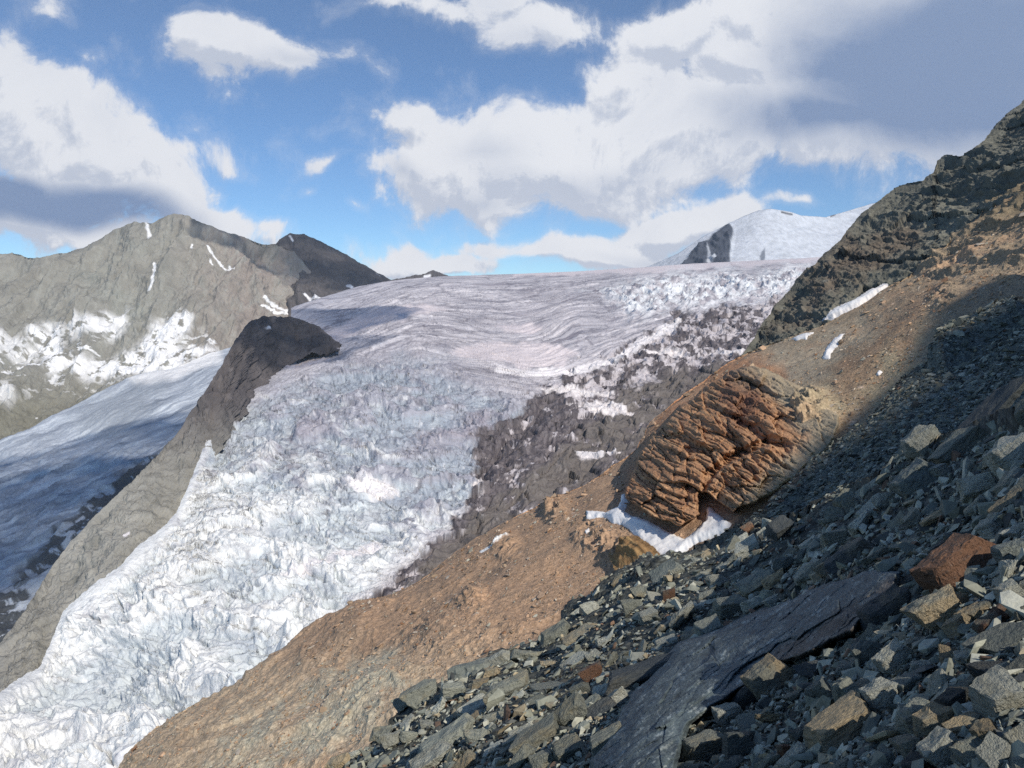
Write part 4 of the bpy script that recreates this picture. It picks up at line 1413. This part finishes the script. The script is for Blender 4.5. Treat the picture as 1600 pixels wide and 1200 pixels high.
# centre u, v, length, width, thickness, image angle, tilt x, tilt y, lift, colour, kind, noun for neighbours, label
HERO = [
    (1508, 902, 132, 95, 78, -4, 10, 0, .35, 'rusty', 'blocky', 'the big brown boulder', 'big brown boulder, largest block on the right of the scree'),
    (1474, 968, 92, 55, 52, 62, 15, 0, .4, 'tan', 'blocky', 'the upright tan block', 'upright grey and tan block leaning against the big brown boulder'),
    (1312, 1134, 150, 95, 52, -8, 12, 0, .4, 'tan', 'blocky', 'the broad tan boulder', 'broad tan boulder with grey top and jutting lit front'),
    (1497, 694, 100, 60, 42, 8, 20, 0, .35, 'grey-green', 'blocky', 'the upper green boulder', 'grey-green boulder below the tilted ledge slab'),
    (1585, 712, 74, 60, 62, 10, 10, 0, .4, 'pale grey', 'blocky', 'the pale speckled block', 'pale speckled block right of the grey-green boulder'),
    (1362, 758, 48, 30, 14, 38, 40, 0, .8, 'pale grey', 'flat', 'the bright tilted slab', 'bright pale slab tilted up on the rim of the scree'),
    (1548, 632, 150, 70, 26, 22, 15, 0, .6, 'dark', 'flat', 'the tilted ledge slab', 'long tilted ledge slab with a brown face, highest of the near rocks'),
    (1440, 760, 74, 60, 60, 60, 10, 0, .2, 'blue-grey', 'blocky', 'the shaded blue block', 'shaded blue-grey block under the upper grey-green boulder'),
    (1585, 866, 70, 50, 40, 20, 10, 0, .4, 'blue-grey', 'pointed', 'the wedge at the edge', 'blue-grey wedge right of the big brown boulder'),
    (1575, 1108, 92, 90, 62, 5, 20, 0, .35, 'pale grey', 'blocky', 'the pale corner boulder', 'large pale grey-green boulder lowest at the right edge'),
    (1572, 1000, 110, 70, 22, 14, 25, 0, .6, 'blue-grey', 'flat', 'the blue-green slab', 'flat blue-green slab under the rusty stones at the right'),
    (1378, 1086, 66, 52, 46, -5, 15, 0, .4, 'pale grey', 'blocky', 'the pale squarish rock', 'pale squarish rock behind the broad tan boulder'),
    (1322, 1078, 56, 40, 40, -60, 5, 0, .4, 'grey-green', 'long', 'the leaning grey rock', 'grey-green rock leaning left of the pale squarish rock'),
    (1285, 1080, 60, 34, 36, -65, 5, 0, .4, 'blue-grey', 'long', 'the ribbed dark rock', 'ribbed blue-grey rock standing left of the leaning grey rock'),
    (1205, 1070, 74, 60, 56, 8, 15, 0, .4, 'tan', 'blocky', 'the yellowish block', 'yellowish block with a shaded green front below the dark bedrock slab'),
    (1192, 1040, 66, 40, 20, 22, 20, 0, .6, 'tan', 'flat', 'the tan wedge', 'tan wedge lit at the lower edge of the dark bedrock slab'),
    (1418, 1166, 88, 42, 34, -58, 10, 0, .4, 'grey-green', 'long', 'the long green slab', 'long grey-green slab pointing down beside the broad tan boulder'),
    (1430, 1118, 78, 44, 30, -32, 15, 0, .5, 'grey-green', 'long', 'the striped slab', 'striped grey-green slab above the long green slab'),
    (1474, 1142, 70, 48, 44, -18, 20, 0, .4, 'tan', 'blocky', 'the bright sandy rock', 'bright sandy rock between the long green slab and the pale corner boulder'),
    (1478, 1186, 72, 56, 44, -10, 10, 0, .4, 'pale grey', 'blocky', 'the lowest pale rock', 'pale grey rock below the bright sandy rock'),
    (1496, 1112, 58, 44, 38, -25, 5, 0, .4, 'dark', 'blocky', 'the brown-tipped rock', 'dark rock above the bright sandy rock'),
    (1395, 1030, 62, 44, 38, 4, 20, 0, .4, 'pale grey', 'blocky', 'the smooth pale rock', 'smooth pale rock left of the small egg-shaped stone'),
    (1436, 1036, 38, 30, 26, 75, 5, 0, .5, 'pale grey', 'pointed', 'the egg-shaped stone', 'small egg-shaped pale stone right of the smooth pale rock'),
    (1427, 1000, 30, 22, 18, 80, 5, 0, .6, 'pale grey', 'pointed', 'the pale teardrop stone', 'pale teardrop stone standing left of the upright tan block'),
    (1356, 1022, 50, 34, 30, 35, 5, 0, .5, 'blue-grey', 'pointed', 'the peaked grey rock', 'peaked blue-grey rock left of the smooth pale rock'),
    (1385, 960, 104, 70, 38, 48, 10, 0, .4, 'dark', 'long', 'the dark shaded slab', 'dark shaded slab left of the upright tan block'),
    (1500, 980, 64, 34, 26, 42, 5, 0, .5, 'tan', 'long', 'the tan finger rock', 'tan finger of rock right beside the upright tan block'),
    (1190, 912, 70, 50, 30, 12, 20, 0, .4, 'grey-green', 'flat', 'the flat olive rock', 'flat olive-grey rock above the upper end of the dark bedrock slab'),
    (1214, 910, 44, 24, 22, 68, 5, 0, .6, 'tan', 'long', 'the yellow upright sliver', 'yellowish upright sliver beside the flat olive-grey rock'),
    (1205, 938, 28, 22, 20, 20, 5, 0, .6, 'pale grey', 'blocky', 'the small white block', 'small whitish block under the yellowish upright sliver'),
    (1268, 892, 56, 40, 24, 50, 15, 0, .5, 'pale grey', 'flat', 'the pale leaning plate', 'pale leaning plate of rock right of the flat olive-grey rock'),
    (905, 985, 64, 46, 34, 18, 25, 0, .5, 'tan', 'blocky', 'the ochre block', 'ochre and grey block on the left rim of the scree'),
    (868, 996, 58, 34, 22, 35, 15, 0, .5, 'grey-green', 'long', 'the grey bar', 'grey bar of rock left of the ochre block'),
    (918, 1040, 44, 28, 24, 4, 10, 0, .5, 'rusty', 'blocky', 'the rusty block', 'rusty orange block below the ochre block'),
    (1010, 962, 36, 28, 22, 15, 15, 0, .5, 'pale grey', 'blocky', 'the light block', 'light grey block high on the scree right of the ochre block'),
    (1000, 1042, 165, 70, 28, 16, 5, 0, .5, 'dark', 'flat', 'the dark flat slab', 'long dark flat slab right of the rusty orange block'),
    (790, 1080, 84, 34, 24, 16, 20, 0, .6, 'grey-green', 'long', 'the square-cut beam', 'long square-cut grey beam of rock left of the rusty orange block'),
    (735, 1030, 76, 50, 34, 32, 5, 0, .4, 'blue-grey', 'long', 'the rim slab', 'blue-grey slab sticking out on the left rim of the scree'),
    (660, 1088, 64, 44, 26, 8, 15, 0, .5, 'grey-green', 'blocky', 'the left rim block', 'grey-green block on the rim left of the blue-grey slab'),
    (690, 1160, 120, 60, 26, 36, 10, 0, .5, 'grey-green', 'long', 'the diagonal slab', 'long diagonal grey-green slab low on the left of the scree'),
    (840, 1160, 90, 62, 36, 30, 15, 0, .4, 'grey-green', 'blocky', 'the half-lit rock', 'half-lit grey-green rock left of the dark bedrock slab'),
    (680, 1190, 80, 50, 26, 12, 15, 0, .5, 'pale grey', 'flat', 'the pale bottom plate', 'pale plate of rock under the long diagonal slab'),
    (1240, 1185, 60, 40, 22, 10, 20, 0, .5, 'pale grey', 'blocky', 'the greenish lit stone', 'greenish lit stone below and left of the broad tan boulder'),
    (1220, 1165, 26, 22, 22, -30, 20, 0, .6, 'rusty', 'pointed', 'the small red stone', 'small reddish stone left of the broad tan boulder'),
    (1580, 930, 50, 36, 30, 5, 10, 0, .5, 'pale grey', 'blocky', 'the grey edge stone', 'pale grey stone under the wedge at the right of the brown boulder'),
    (1530, 958, 62, 30, 18, 6, 20, 0, .5, 'tan', 'flat', 'the thin tan plate', 'thin tan plate below the big brown boulder'),
    (1548, 975, 60, 34, 22, 10, 10, 0, .5, 'rusty', 'flat', 'the orange-red plate', 'orange-red plate above the flat blue-green slab'),
    (1585, 790, 64, 34, 20, 20, 20, 0, .5, 'tan', 'flat', 'the upper tan slab', 'tan slab under the pale speckled block'),
    (1092, 1165, 78, 52, 40, 24, 10, 0, .5, 'grey-green', 'blocky', 'the rock under the bedrock slab', 'grey-green rock at the lower right foot of the dark bedrock slab'),
    (1135, 1118, 50, 34, 24, -14, 15, 0, .6, 'pale grey', 'flat', 'the pale chip', 'pale plate wedged under the dark bedrock slab'),
    (1070, 1196, 66, 46, 30, 4, 15, 0, .5, 'blue-grey', 'blocky', 'the lowest blue rock', 'blue-grey rock lowest beside the dark bedrock slab'),
    (952, 1168, 70, 48, 34, 28, 15, 0, .6, 'grey-green', 'blocky', 'the left foot block', 'grey-green block at the lower left foot of the dark bedrock slab'),
    (1330, 880, 90, 60, 34, 30, 0, 0, .4, 'dark', 'long', 'the black ledge', 'black ledge of rock above the upper end of the dark bedrock slab'),
]
heroes = []
occupied = []
for k, (u, v, L_, W_, T_, ang, tx, ty, lift, colr, kind, noun, lab) in enumerate(HERO):
    o = place(u, v, L_, W_, T_, ang, colr, kind, tx, ty, lift, me=PROTO[kind][(k * 3) % 7])
    tag(o, lab, 'rock', None, 'rocks of the near scree')
    heroes.append((u, v, noun))
    occupied.append((u, v, max(L_, W_) * .5, min(L_, W_) * .5))

# the large dark bedrock slab
SLAB = [(925, 1300), (935, 1240), (925, 1190), (962, 1140), (990, 1092), (1035, 1050), (1062, 1012), (1120, 990), (1180, 962), (1240, 940), (1290, 915), (1370, 893), (1400, 896), (1395, 925), (1330, 985), (1260, 1020), (1190, 1050), (1128, 1096), (1076, 1130), (1058, 1176), (1040, 1300)]


def slab_h(s, U, V, P):
    x, y, z = P[..., 0], P[..., 1], P[..., 2]
    k = P[..., 1] / F_PX
    a = math.radians(-38)
    al = U * math.cos(a) + V * math.sin(a)
    b = -U * math.sin(a) + V * math.cos(a)
    step = ridged(al / 160, (b + 10 * fbm(U / 60, V / 60, 1, 3)) / 34, 2, 4, .6)
    f1, j1 = facets(al / 90, b / 22 + .3 * fbm(U / 40, V / 40, 3, 3))
    f2, j2 = facets(al / 30, b / 9)
    h = sstep(-3, 5, s) * (f1 * 9 + np.minimum(j1, .1) * 30 + f2 * 2.0 + 3 * step + 3 * (b / 26 + .5 * fbm(U / 50, V / 50, 1, 3) - np.floor(b / 26 + .5 * fbm(U / 50, V / 50, 1, 3))) + 3 * fbm(U / 30, V / 30, 5, 6, .7) + 1.6 * ridged(al / 14, b / 5, 7, 4, .6)) - 4
    return h * k * 1.3


def slab_c(P, U, V, s, h):
    a = math.radians(-38)
    al = U * math.cos(a) + V * math.sin(a)
    b = -U * math.sin(a) + V * math.cos(a)
    f = fbm(al / 40, b / 8, 3, 6, .7) + .5 * fbm(U / 5, V / 5, 1, 3)
    c = np.zeros(P.shape) + np.array((.10, .13, .14))
    c = mixc(c, (.33, .37, .36), sstep(.1, .45, f))  # sparkling highlights of the slab painted in as lighter flecks
    c = mixc(c, (.035, .045, .055), sstep(.0, .5, -f) * .7)
    return mixc(c, (.10, .06, .04), pmask(U, V, [(1160, 1050), (1240, 1000), (1400, 900), (1420, 940), (1260, 1080)], 8, 12) * .5)


tag(patch('rock_slab', SLAB, H1_inv, 0, slab_c, M_slab, step=.95, margin=10, warp=7, wfr=.025, outdir=(-.25, -.80, .52), hfn=slab_h, invmod=lambda s, U, V: (1 + .075 + .05 * sstep(0, 40, s)) * (1 - .16 * sstep(3, -14, s))),
    'huge dark blue-grey bedrock slab lying diagonally across the near scree', 'rock slab')


# size of a typical stone, in photo pixels, by place
size_f = tps([(450, 1200, 15), (600, 1130, 18), (730, 1030, 20), (830, 990, 18), (980, 870, 12), (1149, 815, 12), (1350, 740, 18), (1500, 660, 26), (1600, 1200, 48), (1300, 1200, 42), (1000, 1200, 32), (1200, 950, 24), (1500, 900, 38), (700, 1200, 28), (1050, 950, 19)], fn=lambda d: d * 1.15)


def in_slab(u, v):
    return sdist(np.array([float(u)]), np.array([float(v)]), SLAB)[0]


R2 = random.Random(21)
cand = []
colour_words = ['grey-green'] * 16 + ['pale grey'] * 11 + ['blue-grey'] * 6 + ['tan'] * 4 + ['rusty'] * 1 + ['dark'] * 2
tries = 0
while len(cand) < 245 and tries < 20000:
    tries += 1
    u = R2.uniform(470, 1610)
    v = R2.uniform(600, 1205)
    if v < H1_top(u) + 6:
        continue
    if R2.random() > .45 + .55 * sstep(1000, 1400, u) + (.3 if v < H1_top(u) + 90 else 0):
        continue
    s = float(size_f(u, v)) * R2.uniform(1.0, 1.45) * math.exp(abs(R2.gauss(0, .42)))
    s = min(s, 60.0)
    if in_slab(u, v) > -s * .3:
        continue
    ok = True
    for (a, b, ra, rb) in occupied:
        if math.hypot(u - a, v - b) < (ra + rb) * .38 + s * .25:
            ok = False
            break
    if not ok:
        continue
    occupied.append((u, v, s * .5, s * .38))
    cand.append((u, v, s))
named = {}
rest = []
for (u, v, s) in cand:
    kind = R2.choice(['flat', 'flat', 'flat', 'long', 'long', 'blocky', 'blocky', 'pointed'])
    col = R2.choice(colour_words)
    lit_zone = u < 1150 and v < 1050  # most dark rocks turn pale here, sunlight put into their colour
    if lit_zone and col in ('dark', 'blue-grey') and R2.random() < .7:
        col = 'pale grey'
    W = s * R2.uniform(.55, .85)
    T = s * {'flat': R2.uniform(.18, .3), 'long': R2.uniform(.3, .42), 'blocky': R2.uniform(.5, .7), 'pointed': R2.uniform(.4, .6)}[kind]
    ang = R2.gauss(26, 38)
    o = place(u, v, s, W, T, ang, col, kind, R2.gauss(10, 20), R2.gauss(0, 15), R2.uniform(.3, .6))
    best = min(range(len(heroes)), key=lambda i: math.hypot(heroes[i][0] - u, (heroes[i][1] - v)))
    hu, hv, noun = heroes[best]
    du, dv = u - hu, v - hv
    rel = ('right of' if du > 0 else 'left of') if abs(du) > abs(dv) else ('below' if dv > 0 else 'above')
    shape = {'flat': 'flat stone', 'long': 'long stone', 'blocky': 'blocky stone', 'pointed': 'pointed stone'}[kind]
    named.setdefault((col, shape, rel, noun), []).append((math.hypot(du, dv), o))
ORD = ['', 'second ', 'third ', 'fourth ', 'fifth ', 'sixth ', 'seventh ', 'eighth ']
for (col, shape, rel, noun), lst in named.items():
    lst.sort(key=lambda t: t[0])
    for i, (_, o) in enumerate(lst):
        if len(lst) == 1:
            lab = f'{col} {shape} {rel} {noun}'
        else:
            lab = f'{ORD[min(i, 7)]}closest {col} {shape} {rel} {noun}'.strip()
        tag(o, lab, 'rock', None, 'rocks of the near scree')


# ------------------------------------------------------------------ countless small stones
def small_protos(n=14):
    out = []
    for i in range(n):
        r = random.Random(900 + i)
        bm = bmesh.new()
        flat = r.uniform(.16, .55)
        wid = r.uniform(.5, .9)
        for _ in range(r.randint(9, 13)):
            v = Vector((r.uniform(-1, 1), r.uniform(-1, 1), r.uniform(-1, 1)))
            m = max(abs(c) for c in v)
            v = (v / m * .6 + v.normalized() * .5) * r.uniform(.7, 1.05)
            bm.verts.new((v.x * .5, v.y * .5 * wid, v.z * .5 * flat))
        res = bmesh.ops.convex_hull(bm, input=bm.verts)
        bmesh.ops.delete(bm, geom=[g for g in res['geom_interior'] if isinstance(g, bmesh.types.BMVert)], context='VERTS')
        bmesh.ops.triangulate(bm, faces=bm.faces)
        bm.verts.ensure_lookup_table()
        bm.verts.index_update()
        out.append((np.array([v.co[:] for v in bm.verts]), np.array([[v.index for v in f.verts] for f in bm.faces], np.int32)))
        bm.free()
    return out


SPR = small_protos()


def stones(name, u, v, size_px, ptf, palette, weights, mat, label, cat, seed=0, tilt=.35, lift=.2):
    g = np.random.default_rng(seed)
    n = len(u)
    P, Nn = ptf(u, v)
    k = P[:, 1] / F_PX
    S = size_px * k
    N_ = Nn + g.normal(size=(n, 3)) * tilt
    N_ /= np.linalg.norm(N_, axis=1, keepdims=True)
    A = np.array([1, .0, .55]) + g.normal(size=(n, 3)) * .8
    A -= N_ * (A * N_).sum(1, keepdims=True)
    A /= np.linalg.norm(A, axis=1, keepdims=True)
    B = np.cross(N_, A)
    pal = np.array(palette)
    ci = g.choice(len(pal), n, p=np.array(weights) / sum(weights))
    colr = pal[ci] * g.uniform(.7, 1.3, (n, 1))
    colr = colr * np.minimum(1, .47 / colr.max(1, keepdims=True))
    pid = g.integers(0, len(SPR), n)
    cos, fcs, cls = [], [], []
    off = 0
    for j, (c, f) in enumerate(SPR):
        m = np.where(pid == j)[0]
        if not len(m):
            continue
        w = (c[None, :, 0:1] * A[m][:, None] + c[None, :, 1:2] * B[m][:, None] + c[None, :, 2:3] * N_[m][:, None]) * S[m][:, None, None]
        w = w + (P[m] + Nn[m] * (S[m] * lift)[:, None])[:, None]
        fi = f[None] + (np.arange(len(m)) * len(c))[:, None, None] + off
        cos.append(w.reshape(-1, 3))
        fcs.append(fi.reshape(-1, 3))
        cls.append(np.repeat(colr[m], len(c), 0))
        off += len(m) * len(c)
    o = raw_mesh(name, np.concatenate(cos), np.concatenate(fcs), np.concatenate(cls), mat, False)
    return tag(o, label, cat, 'stuff')


M_stone = terrain_mat('small_stones', sc=9, bump=.6, var=.35, bdist=.03, rough=.8)
M_stone_far = terrain_mat('talus_stones', sc=2, bump=.4, var=.25, bdist=.15, rough=.9)
PAL = [(.26, .27, .22), (.46, .465, .39), (.18, .195, .17), (.40, .34, .23), (.20, .13, .09), (.085, .09, .085)]
g = np.random.default_rng(3)
u = g.uniform(400, 1640, 60000)
v = g.uniform(560, 1230, 60000)
k = (v > H1_top(u) + 1)
u, v = u[k], v[k]
k = sdist(u, v, SLAB) < -2
u, v = u[k], v[k]
s = size_f(u, v) * np.exp(np.minimum(g.normal(-.72, .55, len(u)), .35))
keep = g.random(len(u)) < np.clip(90 / s ** 2 * 1.25, .0, .75)
u, v, s = u[keep], v[keep], s[keep]
u2 = g.uniform(400, 1640, 45000)
v2 = g.uniform(560, 1230, 45000)
k = (v2 > H1_top(u2) + 1) & (sdist(u2, v2, SLAB) < -2)
u2, v2 = u2[k], v2[k]
u, v, s = np.concatenate([u, u2]), np.concatenate([v, v2]), np.concatenate([s, size_f(u2, v2) * np.exp(g.normal(-1.75, .35, len(u2)))])
stones('scree', u, v, s, h1_point, PAL, [9, 6, 5, 2, 1, 3], M_stone, 'countless small grey-green stones packed between the near boulders', 'scree', 5, .5)

u = g.uniform(1100, 1700, 42000)
v = g.uniform(440, 900, 42000)
k = (v > H2_top(u) + 1) & (v < H1_top(u) + 30)
u, v = u[k], v[k]
s = np.exp(g.normal(1.55, .48, len(u)))
stones('scree', u, v, s, h2_point, [tuple(.72 * q for q in c) for c in PAL], [9, 6, 6, 1, .5, 3], M_stone_far, 'fine grey-green scree covering the shelf behind the near boulders', 'scree', 6)  # palette darkened to deepen the shadow lying on this shelf


def g_point(u, v):
    u, v = np.asarray(u, float), np.asarray(v, float)
    P = base_grid(u, v, G_inv)
    e = 3.0
    du = base_grid(u + e, v, G_inv) - base_grid(u - e, v, G_inv)
    dv = base_grid(u, v + e, G_inv) - base_grid(u, v - e, G_inv)
    n = np.cross(dv, du)
    n /= np.linalg.norm(n, axis=-1, keepdims=True)
    n *= np.where((n * P).sum(-1) > 0, -1, 1)[..., None]
    return P + n * G_disp(P, u, v)[..., None], n


u = g.uniform(180, 1640, 100000)
v = g.uniform(260, 1210, 100000)
H12 = np.where(u < 1149, H1_top(u), H2_top(u))
k = (v > G_top(u) + 3) & (v < H12 + 6)
u, v = u[k], v[k]
dens = sstep(-.25, .35, fbm(u / 60, v / 60, 4, 4))
k = (g.random(len(u)) < .25 + .75 * dens) & (sdist(u, v, OUT) < 0)
u, v = u[k], v[k]
s = np.exp(g.normal(.9, .55, len(u)))
stones('talus', u, v, s, g_point, [(.44, .30, .20), (.34, .25, .17), (.55, .47, .38), (.30, .17, .10), (.36, .35, .29)], [8, 6, 4, 1, 2], M_stone_far, 'loose tan and brown talus stones strewn over the moraine slope', 'talus', 7)


# ------------------------------------------------------------------ clouds overhead, out of view, whose shadows dapple the valley
M_cloud = bpy.data.materials.new('cloud')
M_cloud.use_nodes = True
_n, _l = M_cloud.node_tree.nodes, M_cloud.node_tree.links
_b = _n['Principled BSDF']
_b.inputs['Base Color'].default_value = (.9, .9, .9, 1)
_b.inputs['Roughness'].default_value = 1
_tc = _n.new('ShaderNodeTexCoord')
_nz = _n.new('ShaderNodeTexNoise')
_nz.inputs['Scale'].default_value = .0035
_nz.inputs['Detail'].default_value = 6
_l.new(_tc.outputs['Object'], _nz.inputs['Vector'])
_mr = _n.new('ShaderNodeMapRange')
_mr.inputs[1].default_value = .40
_mr.inputs[2].default_value = .58
_mr.inputs[3].default_value = .15
_mr.inputs[4].default_value = .62
_l.new(_nz.outputs['Fac'], _mr.inputs[0])
_l.new(_mr.outputs[0], _b.inputs['Alpha'])


def cloud(target, t, rx, ry, rz, rot, seed, label):
    c = Vector(target) + SUN * t
    a = np.linspace(0, 2 * math.pi, 97)
    b = np.linspace(-math.pi / 2, math.pi / 2, 49)
    A, B = np.meshgrid(a, b)
    d = np.stack([np.cos(B) * np.cos(A), np.cos(B) * np.sin(A), np.sin(B)], -1)
    f = 1 + .55 * fbm(d[..., 0] * 1.7 + seed, d[..., 1] * 1.7, d[..., 2] * 1.7, 5, .55)
    p = d * f[..., None] * np.array((rx, ry, rz))
    cr, sr = math.cos(rot), math.sin(rot)
    q = np.stack([p[..., 0] * cr - p[..., 1] * sr, p[..., 0] * sr + p[..., 1] * cr, p[..., 2]], -1)
    o = grid_mesh('cloud', q, None if False else np.ones(q.shape), M_cloud)
    o.location = c
    tag(o, label, 'cloud', 'stuff')


for (u, v, inv, t, rx, ry, rz, rot, seed) in (
    (120, 760, B_inv, 4300, 780, 520, 120, .3, 1.0),
    (20, 850, B_inv, 4300, 500, 600, 100, .0, 5.0),
    (480, 400, A2_inv, 4200, 800, 450, 150, -.2, 9.0),
):
    p = base_grid(np.array([[float(u)]]), np.array([[float(v)]]), inv)[0, 0]
    cloud(p, t, rx, ry, rz, rot, seed, 'high fair-weather cloud drifting over the valley')

# ------------------------------------------------------------------ the air between
hz = bpy.data.meshes.new('haze')
_bm = bmesh.new()
bmesh.ops.create_cube(_bm, size=1.0)
_bm.to_mesh(hz)
_bm.free()
ho = bpy.data.objects.new('haze', hz)
scene.collection.objects.link(ho)
ho.scale = (16000, 11000, 5600)
ho.location = (0, 4000, 900)
tag(ho, 'thin blue mountain air filling the valley', 'haze', 'stuff')
mh = bpy.data.materials.new('haze')
mh.use_nodes = True
for q in list(mh.node_tree.nodes):
    mh.node_tree.nodes.remove(q)
_o = mh.node_tree.nodes.new('ShaderNodeOutputMaterial')
_v = mh.node_tree.nodes.new('ShaderNodeVolumePrincipled')
_v.inputs['Color'].default_value = (.72, .82, .95, 1)
_v.inputs['Density'].default_value = 0.000028
_v.inputs['Anisotropy'].default_value = 0.0
mh.node_tree.links.new(_v.outputs[0], _o.inputs['Volume'])
hz.materials.append(mh)
